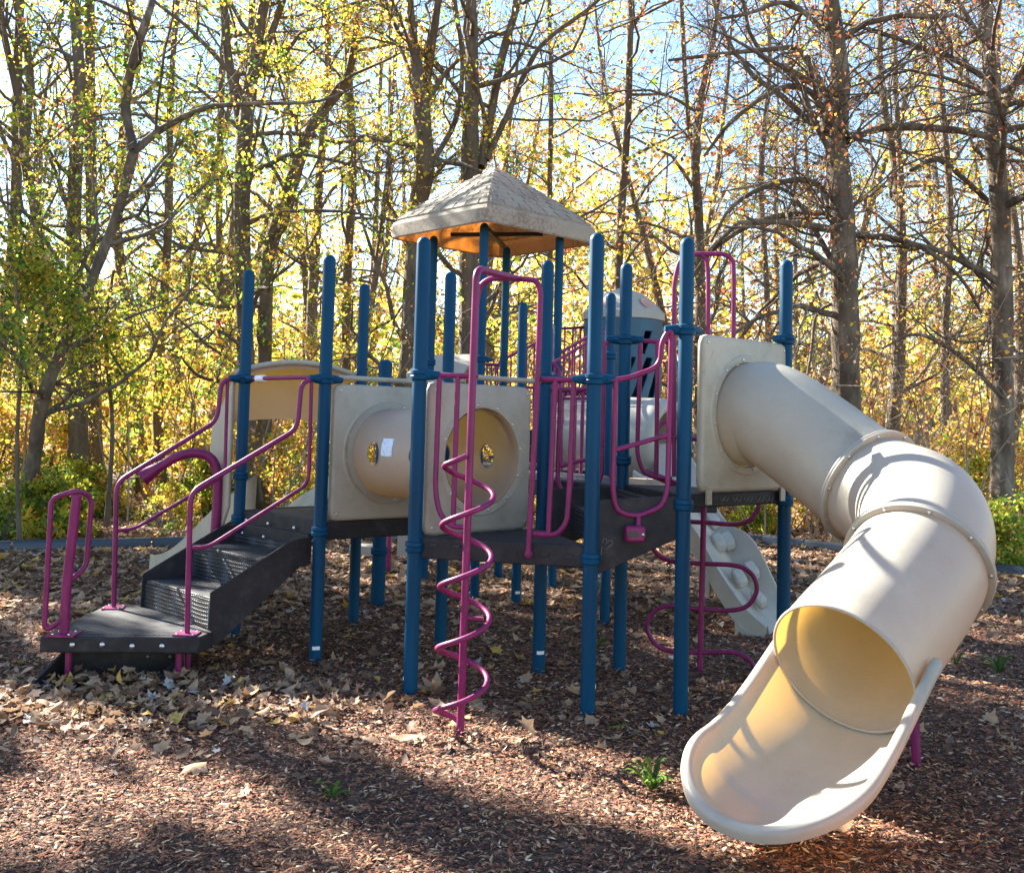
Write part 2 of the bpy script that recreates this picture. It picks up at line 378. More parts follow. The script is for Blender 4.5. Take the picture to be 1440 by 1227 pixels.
# twin grab handle at the corner of the platform
hx = Vector((-2.735, 6.45, LZ)); m = MB()
hp = pick((-3.0, 6.43), (-2.0, 6.5))
m.tube([hx, hx + Vector((.0, 0, .30)), hx + Vector((.035, .0, .86))], .030, 14)
m.tube(fillet([hx + Vector((-.0, 0, .10)), hx + Vector((-.115, -.02, .02)), hx + Vector((-.115, -.02, .84)), hx + Vector((.03, .03, .89)), hx + Vector((.085, .11, .84)), hx + Vector((.07, .11, .40)), hx + Vector((.0, .02, .32))], .05), .0165, 12)
flange_foot(m, hx, .17, R(3)); gh = m.build('grab_handle', purple, PS)
gh['label'] = 'purple looped grab handle at the left corner of the low platform'
m = MB()
for c, yaw in ((hx, 0), (Vector((rf.x, rf.y, LZ)), 0), (Vector((postfoot.x, postfoot.y, LZ)), 0)):
    for a in (-.05, .05):
        for b in (-.05, .05): m.lathe([(.008, .011), (.007, .016), (.003, .018)], c + Vector((a, b, 0)), sides=8)
each_piece(m, 'bolt', steel, TP)

# stairs
ST_o = nAB
def onS(base, out, z): return Vector((base[0], base[1], z)) + nAB * out
m = MB()
for base, sg in ((A, 1), (B, -1)):
    b2 = Vector((base[0], base[1], 0)) + dk * (.05 * sg)
    pts = [onS(b2, .03, .865), onS(b2, .18, .855), onS(b2, .78, .545), onS(b2, .79, .24), onS(b2, .73, .20), onS(b2, .12, .66), onS(b2, .03, .68)]
    m.plate(pts, dk * sg, .014)
stairs = m.build('stairs', rubber, PS, bevel=.003)
stairs['label'] = 'dark coated stairs with perforated treads rising from the low platform'
mid = (Vector((A[0], A[1], 0)) + Vector((B[0], B[1], 0))) / 2; W = (Vector(A) - Vector(B)).length - .13
for out, z in ((.57, .505), (.23, .735)):
    MB().box(mid + nAB * out + Vector((0, 0, z - .016)), (W, .37, .032), dk).build('tread', gr_hole, stairs, bevel=.006)
for out, z0, z1 in ((.755, .31, .475), (.405, .505, .705), (.06, .735, .80)):
    MB().box(mid + nAB * out + Vector((0, 0, (z0 + z1) / 2)), (W, .012, z1 - z0), dk).build('riser', gr_hole, stairs)

# purple barriers
pCH = pick(Cc, H)
o = Vector((0, 0, 0)) + nCD * 0
railing([[(603, 527), (672, 529)], [(618, 529), (612, 690), (618, 722), (634, 740), (652, 741), (656, 737)], [(644, 529), (637, 738)]], pCD, fr=.10)
railing([[(757, 533), (832, 535)], [(781, 534), (771, 750)], [(807, 535), (800, 700), (797, 735), (783, 752), (750, 750)]], pCD, fr=.12)
# arch over the climber opening with its two feet
def ex(m):
    m.lathe([(.024, 0), (.024, .012), (.012, .018)], pCD(744, 778) + nCD * .01, nCD, 14)
arch = railing([[(744, 779), (757, 536), (761, 410), (756, 395), (728, 392), (690, 392), (676, 402), (671, 430)]], pCD, 'climber_arch', .0175, nCD * .02, fr=.09, extra=ex)
# D - E rail
railing([[(840, 536), (880, 533), (928, 515), (930, 480), (941, 463), (962, 463)],
         [(865, 536), (861, 690), (866, 716), (883, 724), (900, 724), (930, 712), (938, 690), (944, 464)], ([(863, 633), (940, 611)], .0145)], pDE, off=nDE * .01, fr=.10)
m = MB(); c = pDE(890, 749) + nDE * .05
m.tube([pDE(897, 722) + nDE * .01, pDE(896, 742) + nDE * .03], .016, 10)
m.box(c, (.115, .075, .095), dDE)
bx = m.build('rail_foot', purple, PS, bevel=.018); MB().box(c + nDE * .037 - dDE * .02, (.055, .006, .035), dDE).build('recess', darkp, bx)
bolts([c + nDE * .038 + dDE * .04], nDE, bx, .009)
# G - H rail (far side of the steps)
pGH = pick(H, G)
railing([[(768, 548), (826, 548), (846, 530), (848, 480), (876, 478)], [(788, 548), (784, 680), (796, 700), (812, 700), (832, 690), (846, 672), (850, 480)], ([(788, 655), (846, 640)], .0145), ([(808, 548), (803, 700)], .012)], pGH, fr=.10)
# H side short verticals and the G - F barrier with its hoops
pGF = pick(G, F_)
railing([[(876, 478), (950, 481)], [(901, 480), (896, 640), (905, 664), (920, 671), (945, 673)], [(925, 480), (923, 672)], [(948, 670), (948, 396), (956, 364), (975, 357), (1020, 357), (1031, 366), (1032, 395), (1030, 700)],
         [(985, 357), (994, 364), (996, 385), (996, 690)], [(923, 612), (1030, 622)]], pGF, 'climber_rail', fr=.10)
railing([[(925, 672), (948, 682), (985, 690)], [(908, 662), (935, 672), (980, 692)]], pick((G[0], G[1] + .25), (F_[0], F_[1] + .25)), fr=.08)

# spiral climber
SB = atz(647, 1030, 0); sxy = Vector((SB.x, SB.y, 0))
m = MB(); topz = 2.545
pole_top = sxy + Vector((.02, 0, topz))
join = pCD(730, 393) + nCD * .02
m.tube(fillet([sxy + Vector((0, 0, -.1)), sxy + Vector((.01, 0, 1.3)), pole_top, join], .07, 7), .0215, 14)
sp = m.build('spiral_climber', purple, PS)
sp['label'] = 'purple corkscrew climbing pole in front of the near deck'
m = MB(); pts = []; n_t = 4.36; rz0, rz1 = .05, 1.50; rad = .14
for i in range(int(n_t * 28) + 1):
    t = i / (n_t * 28); a = 2 * math.pi * n_t * t + R(110)
    rr = rad * min(1, .25 + i / 6, .25 + (n_t * 28 - i) / 6)
    pts.append(sxy + Vector((.005 * t * 2 + .0, 0, rz0 + (rz1 - rz0) * t)) + Vector((math.cos(a), math.sin(a), 0)) * rr)
m.tube(pts, .0155, 12); m.tube([sxy + Vector((0, 0, .62)), sxy + Vector((.11, -.03, .62))], .011, 8)
m.build('coil', purple, sp)

# serpentine climber under the tube slide deck
nGF = Vector((.283, .959, 0)); pS = pick((G[0] + nGF.x * .22, G[1] + nGF.y * .22), (F_[0] + nGF.x * .22, F_[1] + nGF.y * .22))
m = MB(); m.tube([pS(990, 700), pS(988, 800), pS(984, 945)], .021, 12)
snake = m.build('snake_climber', purple, PS); snake['label'] = 'purple S-bend pipe climber under the tube slide deck'
m = MB(); m.tube(catmull([pS(u, v) for u, v in [(1068, 700), (1064, 718), (1042, 736), (985, 734), (935, 733), (915, 748), (918, 770), (938, 787), (985, 792), (1035, 795), (1058, 808), (1064, 830), (1050, 852), (1020, 858), (975, 855), (935, 852), (913, 868), (912, 890), (932, 912), (980, 917), (1030, 917), (1056, 930), (1066, 960)]], 7), .0165, 12)
m.build('rung_pipe', purple, snake)

# ---- panels with round openings and the crawl tunnel
def round_panel(ctr, ux, w, h, hole, t=.045, mt=tanpanel, ring=.045, nrm=None, name='end_panel', parent=None, both=True):
    ux = Vector(ux).normalized(); n = Vector((ux.y, -ux.x, 0)) if nrm is None else nrm; uz = Vector((0, 0, 1)); c = Vector(ctr); NN = 96; m = MB()
    def sq(k, ins, cr=.05):
        a = 2 * math.pi * (k + .5) / NN; ca, sa = math.cos(a), math.sin(a); hw, hh = w / 2 - ins, h / 2 - ins
        s = min(hw / max(abs(ca), 1e-6), hh / max(abs(sa), 1e-6)); x, y = ca * s, sa * s
        ax, ay = abs(x) - (hw - cr), abs(y) - (hh - cr)
        if ax > 0 and ay > 0:
            l = math.hypot(ax, ay)
            if l > cr: x = math.copysign(hw - cr + ax * cr / l, x); y = math.copysign(hh - cr + ay * cr / l, y)
        return x, y
    def ringp(r, k): a = 2 * math.pi * (k + .5) / NN; return r * math.cos(a), r * math.sin(a)
    rows = []
    prof = [('c', hole, -t), ('c', hole, 0), ('c', hole + .006, .010), ('c', hole + ring, .010), ('c', hole + ring + .006, .002), ('c', hole + ring + .012, 0), ('s', .03, 0), ('s', .012, -.004), ('s', .003, -.014), ('s', 0, -t + .01), ('s', .006, -t), ('c', hole + ring, -t), ('c', hole, -t)]
    for kind, q, d in prof:
        rows.append([c + ux * p[0] + uz * p[1] + n * (d + t / 2) for p in [(ringp(q, k) if kind == 'c' else sq(k, q)) for k in range(NN)]])
    m.grid(rows, closed=True)
    o = m.build(name, mt, parent, smooth=50)
    bs = [c + ux * (hole + ring * .5) * math.cos(R(a)) + uz * (hole + ring * .5) * math.sin(R(a)) + n * (t / 2 + .010) for a in range(10, 370, 30)]
    bs += [c + ux * sx * (w / 2 - .05) + uz * sz * (h / 2 - .05) + n * t / 2 for sx in (-1, 1) for sz in (-1, 1)]
    mm = MB()
    for p in bs: mm.lathe([(.010, 0), (.009, .004), (.004, .007)], p, n, 8)
    each_piece(mm, 'bolt', steel, o)
    # small embossed mark in the upper corner
    e = c - ux * (w / 2 - .10) + uz * (h / 2 - .14) + n * (t / 2 + .0005); q = MB()
    q.plate([e + uz * .035, e - ux * .022 - uz * .005, e + ux * .022 - uz * .005], n, .002)
    q.box(e - uz * .020, (.05, .003, .010), ux); q.box(e - uz * .036, (.06, .003, .008), ux); q.build('embossed_mark', mt, o)
    return o
tun = empty('crawl_tunnel', (-.6, 7.2, 1.45), PS); tun['label'] = 'tan crawl tunnel with oval windows joining the two low decks'
uCH = sub2(Cc, H); nCH = Vector((uCH.y, -uCH.x, 0))
PZ, PH = 1.455, .97
c2 = Vector((-.198, 6.776, PZ)); c1 = Vector((-.905, 7.541, PZ))
TR = .315
p2 = round_panel(c2, uCH, .92, PH, TR + .01, parent=tun)
uBI = sub2(B, I_); p1 = round_panel(c1, uBI, .92, PH, TR + .01, parent=tun)
axis = (c1 - c2); axis.z = 0; alen = axis.length; ad = axis.normalized(); sd = Vector((ad.y, -ad.x, 0))
m = MB(); NA, NL = 180, 160; vs = []; keep = []
wins = [(.27, 0), (.73, 0), (.27, 180), (.73, 180)]
wa, wl = .085, .075
for i in range(NL + 1):
    s = -.03 + (alen + .06) * i / NL
    for k in range(NA):
        a = 2 * math.pi * k / NA
        x, y = s, a * TR
        for fx, fa in wins:
            dx = (s - fx * alen) / wl; da = ((a - R(fa) + math.pi) % (2 * math.pi)) - math.pi; dy = da * TR / wa; d = math.hypot(dx, dy)
            if .84 < d < 1.10: s2 = fx * alen + dx / d * wl; x = s2; y = (R(fa) + dy / d * wa / TR) * TR; break
        vs.append(c2 + ad * x + sd * (TR * math.cos(y / TR)) + Vector((0, 0, TR * math.sin(y / TR))))
def inwin(i, k):
    s = -.03 + (alen + .06) * (i + .5) / NL; a = 2 * math.pi * (k + .5) / NA
    for fx, fa in wins:
        da = ((a - R(fa) + math.pi) % (2 * math.pi)) - math.pi
        if math.hypot((s - fx * alen) / wl, da * TR / wa) < .93: return True
    return False
fs = [(i * NA + k, i * NA + (k + 1) % NA, (i + 1) * NA + (k + 1) % NA, (i + 1) * NA + k) for i in range(NL) for k in range(NA) if not inwin(i, k)]
m.add(vs, fs); tb = m.build('tunnel_tube', tant, tun)
m = MB()
for fx, fa in wins:
    m.tube([c2 + ad * (fx * alen + wl * math.cos(t)) + sd * (TR * math.cos(R(fa) + wa / TR * math.sin(t))) + Vector((0, 0, TR * math.sin(R(fa) + wa / TR * math.sin(t)))) for t in np.linspace(0, 2 * math.pi, 30)], .005, 6)
each_piece(m, 'window_rim', tant, tb)
# flange inside the tube at its mouth on panel 2, seen as a bright ring
m = MB()
for cc_, sg in ((c2, 1), (c1, -1)):
    m.lathe([(TR + .045, .0), (TR + .045, .012), (TR + .002, .016), (TR + .002, 0)], cc_ + ad * (.026 * sg), ad * sg, 72, cap=False)
m.build('flange', tan, tun)
rows = []
sdc = -sd if sd.y > 0 else sd
for a in np.linspace(R(-2), R(20), 6):
    rows.append([c2 + ad * s + sdc * ((TR + .003) * math.cos(a)) + Vector((0, 0, (TR + .003) * math.sin(a))) for s in np.linspace(alen * .52, alen * .64, 4)])
# blank pale sticker on the outside of the tunnel
MB().grid(rows).build('sticker', sticker_m, tun)
# cap rail over panels
m = MB(); m.tube([Vector((B[0], B[1], 1.985)) + uBI * .10, Vector((I_[0], I_[1], 1.985)) - uBI * .03], .018, 10)
m.tube([Vector((Cc[0], Cc[1], 1.985)) + uCH * .07, Vector((H[0], H[1], 1.985)) - uCH * .05], .018, 10)
each_piece(m, 'cap_rail', tanpanel, tun)

# ---- tube slide
TS = empty('tube_slide', (1.8, 5.6, 1.0), PS); TS['label'] = 'tan tube slide curling down from the right hand deck to an open scoop'
uEF = sub2(E_, F_); nEF = Vector((uEF.y, -uEF.x, 0))
c3 = Vector((1.505, 6.61, 1.78)); SR = .325
ep = round_panel(c3, uEF, .93, .98, SR + .008, mt=tanpanel, parent=TS, name='entry_panel')
m = MB()
for s in (-.40, .40): m.box(c3 + uEF * s + nEF * .03 + Vector((0, 0, -.515)), (.05, .012, .09), uEF)
each_piece(m, 'bracket', tanpanel, ep)
F1 = aty(1224, 684, 5.95); F2 = aty(1290, 796, 5.05); OP = aty(1184, 940, 4.55)
hd = (OP - F2).normalized()
pth = [c3 + nEF * .0, c3 + nEF * .25 + Vector((0, 0, -.02)), F1, aty(1292, 722, 5.46), F2, OP]
path = catmull([pth[0] - nEF * .3] + pth + [OP + hd * .4], 14)[14:-14]
def sweep(path, r, n=72, mt=tan, name='tube_section', parent=TS, ext=None):
    m = MB(); m.tube(path, r, n, cap=False); return m.build(name, mt, parent, smooth=60)
def nearest(p): return min(range(len(path)), key=lambda i: (path[i] - p).length)
i1, i2 = nearest(F1), nearest(F2)
sweep(path[:i1 + 1], SR); sweep(path[i1:i2 + 1], SR); sweep(path[i2:], SR)
def flange(p, d, r0, r1, t=.028, bl=True):
    m = MB(); m.lathe([(r0, -t), (r1 - .004, -t), (r1, -t + .004), (r1, -.003), (r1 - .003, 0), (r1, .003), (r1, t - .004), (r1 - .004, t), (r0, t)], p, d, 80, cap=False); o = m.build('flange', tan, TS, smooth=50)
    a = Vector((0, 0, 1)); u = d.cross(a).normalized(); w = d.cross(u); mm = MB()
    for k in range(10):
        an = 2 * math.pi * k / 10
        for sg in (1, -1): mm.lathe([(.010, 0), (.010, .004), (.005, .008)], p + (u * math.cos(an) + w * math.sin(an)) * (r1 - .017) + d * (t * sg), d * sg, 8)
    each_piece(mm, 'bolt', steel, o)
flange(path[i1], (path[i1 + 1] - path[i1 - 1]).normalized(), SR + .001, SR + .032, .018)
flange(path[i2], (path[i2 + 1] - path[i2 - 1]).normalized(), SR + .001, SR + .032, .018)
# rolled mouth of the tube
dM = (path[-1] - path[-2]).normalized(); u = dM.cross(Vector((0, 0, 1))).normalized(); w = dM.cross(u)
m = MB(); ring = [path[-1] + (u * math.cos(t) + w * math.sin(t)) * (SR + .001) for t in np.linspace(0, 2 * math.pi, 73)]
m.tube(ring, .007, 8, cap=False); m.build('mouth_rim', tan, TS)
# open scoop
fh = Vector((hd.x, hd.y, 0)).normalized(); sh = Vector((fh.y, -fh.x, 0))      # forward, right (seen going down)
if sh.dot(Vector((1, 0, 0))) > 0: sh = -sh                                    # sh points to picture left
mouth = path[-1]; SL = .785
ctn = math.hypot(hd.x, hd.y); tnn = -hd.z / ctn; sB = -SR * -hd.z; zB = mouth.z - SR * ctn - .012
def floorz(s):
    if s < sB: return zB - (s - sB) * tnn
    t = max(0, min(1, (s - sB) / (SL - sB))); z1 = .085; L0 = SL - sB; h0 = -tnn * L0
    return (2 * t**3 - 3 * t**2 + 1) * zB + (t**3 - 2 * t**2 + t) * h0 + (-2 * t**3 + 3 * t**2) * z1
def rimw(s, left):
    t = min(1, max(0, s + .05) / .50); return .340 + (.040 if left else -.045) * (3 * t * t - 2 * t ** 3)
def outline(t):
    """t -1..1 : left start -> tip -> right start, returns along, across, height"""
    ss = abs(t); lf = t < 0; side_ = -1 if lf else 1; split = .56; Ls = SL - .36; he = .25 if lf else .17
    if ss > split:
        q = (1 - ss) / (1 - split); s = -.12 + (Ls + .12) * q; x = rimw(s, lf); h = .40 - (.40 - he) * (3 * q * q - 2 * q ** 3)
    else:
        a = ss / split * math.pi / 2; s = Ls + .36 * math.cos(a) ** .9; x = rimw(Ls, lf) * math.sin(a) ** .9; h = .10 + (he - .10) * math.sin(a) ** 2
    return s, side_ * x, h
rows = []; TT = np.linspace(-1, 1, 97); QQ = np.linspace(0, 1, 21)
rimpts = []
for t in TT:
    s, x, h = outline(t); sc_ = min(s, SL - .36) - .16 * max(0, (abs(t) - .56) / .44); row = []
    for q in QQ:
        sp_ = sc_ + (s - sc_) * q; xp = x * math.sin(q * math.pi / 2) ** .92
        z = floorz(sp_) + h * (1 - math.cos(q * math.pi / 2)) ** (1.0 if abs(t) > .56 else 1.25)
        row.append(mouth.xy.to_3d() + fh * (sp_) - sh * xp + Vector((0, 0, z)))
    rows.append(row); rimpts.append(row[-1] + Vector((0, 0, .0)))
m = MB(); m.grid(rows)
sco = m.build('exit_chute', tan, TS, smooth=80)
m = MB(); outs = []
for i, p in enumerate(rimpts):
    a = rimpts[max(i - 1, 0)]; b = rimpts[min(i + 1, len(rimpts) - 1)]; t = (b - a).normalized(); n_ = t.cross(Vector((0, 0, 1))).normalized()
    c_ = rows[i][8]; n_ = n_ if n_.dot(p - c_) > 0 else -n_; outs.append((p, n_))
prof = [(0, 0), (.012, .012), (.030, .014), (.046, .002), (.050, -.018), (.044, -.045)]
m.grid([[p + n_ * a + Vector((0, 0, b)) for a, b in prof] for p, n_ in outs]); m.build('rolled_lip', tan, sco, smooth=80)
lg = atz(1290, 1072, 0)
m = MB(); m.tube([Vector((lg.x, lg.y, -.1)), Vector((lg.x - .02, lg.y + .03, .55))], .024, 12); m.build('support_leg', purple, TS)

# ---- square shingled roof
rc = Vector((-.235, 10.93, 0)); hx_ = [Vector((-.285, 9.83, 0)), Vector((.90, 10.95, 0)), Vector((-.185, 12.05, 0)), Vector((-1.36, 10.93, 0))]
def ringr(f, z, nseg=10, rc_=.08):
    out = []
    for k in range(4):
        a, b = hx_[k], hx_[(k + 1) % 4]
        for j in range(nseg):
            p = a.lerp(b, j / nseg); p = rc + (p - rc) * f
            if j == 0: p = rc + (p - rc) * (1 - rc_ * .35)
            out.append(Vector((p.x, p.y, z)))
    return out
rows = [ringr(.955, 3.655), ringr(.985, 3.645), ringr(1.0, 3.66), ringr(1.0, 3.79), ringr(.985, 3.82), ringr(.95, 3.84)]
NC = 10
for i in range(NC):
    f0 = .93 * (1 - i / NC) + .03; f1 = .93 * (1 - (i + 1) / NC) + .03
    z0 = 3.845 + .60 * (i / NC) ** .9; z1 = 3.845 + .60 * ((i + 1) / NC) ** .9
    rows.append(ringr(f0, z0 + .012)); rows.append(ringr(f0 - .93 / NC * .97, z1 - .004))
rows.append(ringr(.012, 4.455))
m = MB(); m.grid(rows, closed=True); rf_ = m.build('roof', roofm, PS, smooth=20)
_b = roofm.node_tree.nodes['Principled BSDF']; _o = _b.inputs['Base Color'].links[0].from_socket
_n = N(roofm, 'ShaderNodeTexNoise', Scale=34.0, Detail=5.0); _n2 = N(roofm, 'ShaderNodeTexNoise', Scale=2.2, Detail=4.0); _t = N(roofm, 'ShaderNodeTexCoord')
LK(roofm, _t, 'Object', _n, 'Vector'); LK(roofm, _t, 'Object', _n2, 'Vector')
_m = N(roofm, 'ShaderNodeMath', operation='MULTIPLY'); LK(roofm, _n, 'Fac', _m, 0); LK(roofm, _n2, 'Fac', _m, 1)
_r = N(roofm, 'ShaderNodeValToRGB'); _e = _r.color_ramp.elements; _e[0].position = .24; _e[0].color = (1, 1, 1, 1); _e[1].position = .36; _e[1].color = (.58, .56, .52, 1)
LK(roofm, _m, 0, _r, 0); _x = N(roofm, 'ShaderNodeMix', data_type='RGBA', blend_type='MULTIPLY'); _x.inputs[0].default_value = 1
roofm.node_tree.links.new(_o, _x.inputs[6]); roofm.node_tree.links.new(_r.outputs[0], _x.inputs[7]); roofm.node_tree.links.new(_x.outputs[2], _b.inputs['Base Color'])
rf_['label'] = 'square tan roof with moulded shingles, orange underneath'
# vertical shingle joints
m = MB()
for k in range(4):
    a, b = hx_[k], hx_[(k + 1) % 4]
    for i in range(NC - 1):
        f0 = .93 * (1 - i / NC) + .03; f1 = f0 - .93 / NC * .97; z0 = 3.845 + .60 * (i / NC) ** .9 + .014; z1 = 3.845 + .60 * ((i + 1) / NC) ** .9
        nj = max(1, int(9 * f0))
        for j in range(nj):
            t = (j + .5 + (.25 if i % 2 else -.2) + rnd.uniform(-.12, .12)) / nj
            p = rc + (a.lerp(b, t) - rc) * f0; q = rc + (a.lerp(b, t) - rc) * f1
            m.tube([Vector((p.x, p.y, z0)), Vector((q.x, q.y, z1 + .001))], .0045, 4)
m.build('shingle_joint', noisy(mat('joint', rough=.8), [(.3, (.14, .12, .09)), (.7, (.3, .27, .2))], 8, 3), rf_)
m = MB(); m.box((-.2, 10.86, 3.71), (1.0, .04, .04), (R2[0] - R3[0], R2[1] - R3[1], 0)); m.box((-.2, 10.86, 3.665), (1.0, .04, .04), (R4[0] - R1[0], R4[1] - R1[1], 0))
each_piece(m, 'roof_brace', darkp, rf_)

# ---- left slide with arched hood
uAJ = sub2(A, J); nAJ = Vector((-uAJ.y, uAJ.x, 0))
LS = empty('arched_slide', (-1.8, 8.5, 1), PS); LS['label'] = 'tan slide with an arched hood on the left deck'
pAJ = pick((A[0] + nAJ.x * .08, A[1] + nAJ.y * .08), (J[0] + nAJ.x * .08, J[1] + nAJ.y * .08)); wAJ = (Vector(A) - Vector(J)).length
def onAJ(t, z, off=.08): return Vector((A[0], A[1], z)) + uAJ * (t * wAJ) + nAJ * off
rows = []
for i, t in enumerate(np.linspace(-.06, 1.04, 25)):
    q = (t + .06) / 1.10; top = 2.03 + .115 * math.sin(q * math.pi) ** .8; e = .0
    bot = 1.62 + .06 * math.sin(q * math.pi)
    if q < .09 or q > .91: bot = .98
    rows.append([onAJ(t, bot, .34), onAJ(t, (bot + top) / 2, .37), onAJ(t, top - .12, .36), onAJ(t, top - .03, .30), onAJ(t, top, .12), onAJ(t, top - .01, .05), onAJ(t, top - .05, .03)])
m = MB(); m.grid(rows); hood = m.build('hood', plastic('hood_plastic', (.40, .36, .28), (.48, .44, .35), (.95, .42, .05), .5), LS, smooth=70)
m = MB(); m.tube([onAJ(t, 2.03 + .115 * math.sin((t + .06) / 1.1 * math.pi) ** .8, .04) for t in np.linspace(-.06, 1.04, 25)], .022, 10)
m.tube([Vector((A[0], A[1], 1.985)) - dk * -.05, Vector((B[0], B[1], 1.985))], .0165, 10, mi=1)
m.build('top_bar', [tanpanel, purple], hood)
m = MB(); m.tube([Vector((A[0], A[1], 1.985)) + dk * .19, Vector((A[0], A[1], 1.985)) + dk * .30], .026, 12); m.build('sleeve', white, hood)
# side wing at the left and the chute with its side walls
rows = []
for s in np.linspace(0, 1, 22):
    dist = .08 + 2.25 * s; zf = .97 * (1 - s) ** 1.0 + .22 * s if s < .86 else .97 * .14 + .22 * .86 - (s - .86) * .4
    zf = .97 - .80 * (3 * s * s - 2 * s ** 3) * .98; wall = .17 + .10 * max(0, 1 - s / .16)
    r_ = []
    for a in (-1.0, -.97, -.93, -.80, -.5, 0, .5, .80, .93, .97, 1.0):
        z = zf + (wall if abs(a) > .96 else (wall * .9 if abs(a) > .92 else (.05 if abs(a) > .7 else 0)))
        if abs(a) == 1.0: z = zf - .06
        r_.append(onAJ(.5 + a * .34, z, dist))
    rows.append(r_)
m = MB(); m.grid(rows); m.build('chute', tanpanel, LS, smooth=50)
m = MB(); z0 = .98
m.plate([onAJ(-.07, .99, .06), onAJ(-.07, 1.98, .06), onAJ(-.07, 1.86, .18), onAJ(-.07, 1.60, .42), onAJ(-.07, 1.42, .45), onAJ(-.07, .80, .18)], uAJ, .03)
m.build('side_wing', tanpanel, LS, bevel=.01)

# ---- grey climbing wall slide behind, right
CS = empty('climbing_slide', (1.8, 8.8, .6), PS); CS['label'] = 'grey wavy climbing slide with moulded footholds behind the tube slide deck'
rows = []; NS = 26
pa = [aty(890, 672, 9.3), aty(935, 704, 9.15), aty(975, 752, 9.0), aty(1008, 808, 8.8), aty(1045, 862, 8.62), aty(1078, 893, 8.5)]
cpath = catmull(pa, 6)
for i, p in enumerate(cpath):
    s = i / (len(cpath) - 1); wv = Vector((.50, .86, 0)).normalized() * (.62)
    wave = .07 * math.sin(s * 11)
    r_ = [p + Vector((0, 0, -.16)) + wv * -.02, p + Vector((0, 0, .06)), p + Vector((0, 0, .075)) + wv * .05, p + Vector((0, 0, .0 + wave * .3)) + wv * .13, p + wv * .45 + Vector((0, 0, .01)), p + wv * .82 + Vector((0, 0, .02)), p + wv * .93 + Vector((0, 0, .16 + wave)), p + wv * .98 + Vector((0, 0, .30 + wave * 1.6)), p + wv * 1.03 + Vector((0, 0, .30 + wave * 1.6)), p + wv * 1.05 + Vector((0, 0, .05))]
    rows.append(r_)
m = MB(); m.grid(rows); chm = m.build('slide_bed', greyp, CS, smooth=60)
for i, (s, a) in enumerate([(.30, .70), (.42, .86), (.52, .55), (.55, .86), (.70, .35), (.74, .8), (.86, .5)]):
    k = int(s * (len(rows) - 1)); p = rows[k][3].lerp(rows[k][6], a); d = (cpath[k + 1] - cpath[k]).normalized()
    MB().box(p + Vector((0, 0, .02)), (.13, .12, .09), d, (-.2, -.2, 1)).build('foothold', greyp, CS, bevel=.025)
m = MB()
for s in (.5, .8):
    k = int(s * (len(rows) - 1)); p = cpath[k]; m.box(p + Vector((-.01, -.01, -.20)), (.16, .03, .18), cpath[k + 1] - cpath[k])
each_piece(m, 'side_rib', greyp, CS)

# ---- things at the back of the structure
# deck edge beside post G, its sunlight and shadow lines put into tan blocks
bl = noisy(mat('sunlit_edge_tan', rough=.75), [(.3, (.36, .25, .17)), (.6, (.55, .40, .28))], 6, 6, .6, bump=.2)
ub = sub2((1.0, 8.75), (1.75, 8.62)); m = MB()
b0 = aty(905, 697, 8.72)
for r_ in range(2):
    for k in range(3): m.box(b0 + ub * ((k - .3) * .16 + .04 * r_) + Vector((0, 0, .075 - r_ * .15)), (.15, .10, .14), ub)
each_piece(m, 'sunlit_edge_block', bl, PS)
m = MB(); m.box(aty(965, 705, 8.6), (.42, .5, .14), (1, 0, 0)); m.build('deck_edge', rubber, PS, bevel=.01)
# light barrel tunnel with glowing mouth
bt = empty('barrel_tunnel', (1.2, 10, 1.6), PS)
c0 = aty(800, 612, 10.9); c9 = aty(945, 622, 10.1); ax = (c9 - c0); m = MB(); BR = .43
rows = []
axn = ax.normalized(); uu = Vector((0, 0, 1)); vv = axn.cross(uu).normalized()
for s, rr in [(0, .97), (.3, 1), (.7, 1), (.93, 1.0), (.975, .985), (1.0, .93), (1.01, .82), (1.0, .74), (.96, .72), (.5, .72)]:
    rows.append([c0 + ax * s + (uu * math.cos(t) + vv * math.sin(t)) * BR * rr for t in np.linspace(0, 2 * math.pi, 48, endpoint=False)])
m.grid(rows, closed=True).build('barrel', greyp, bt, smooth=60)
m = MB(); m.tube(catmull([aty(u, v, 9.9) for u, v in [(912, 672), (914, 640), (922, 608), (940, 590), (955, 588)]], 6), .016, 8); m.build('rim_bar', purple, bt)
# round tower with faceted dome
tc_ = Vector((1.40, 13.0, 0)); TW = empty('tower', tc_, PS); TW['label'] = 'round blue tower with slanted slots and a pale faceted dome'
m = MB(); rows = []; NA = 300; TRr = .50; vs = []
zz = np.linspace(1.2, 3.04, 150)
slots = [(-62, 2.60, 2.88), (-88, 2.30, 2.55), (-66, 2.0, 2.55), (-40, 2.05, 2.5), (-150, 2.2, 2.7)]
def inslot(a, z):
    for sa, z0, z1 in slots:
        sk = sa + (z - (z0 + z1) / 2) * 45
        d = abs(((a - sk + 180) % 360) - 180)
        if z0 < z < z1 and d < 6.5: return True
    return False
vs = [tc_ + Vector((TRr * math.cos(2 * math.pi * k / NA), TRr * math.sin(2 * math.pi * k / NA), z)) for z in zz for k in range(NA)]
fs = [(i * NA + k, i * NA + (k + 1) % NA, (i + 1) * NA + (k + 1) % NA, (i + 1) * NA + k) for i in range(len(zz) - 1) for k in range(NA) if not inslot(360 * (k + .5) / NA, (zz[i] + zz[i + 1]) / 2)]
m.add(vs, fs); dr = m.build('drum', noisy(mat('blue_plastic', rough=.5), [(.3, (.008, .06, .11)), (.7, (.02, .10, .16))], 3, 6), TW)
sm = dr.modifiers.new('thick', 'SOLIDIFY'); sm.thickness = .03
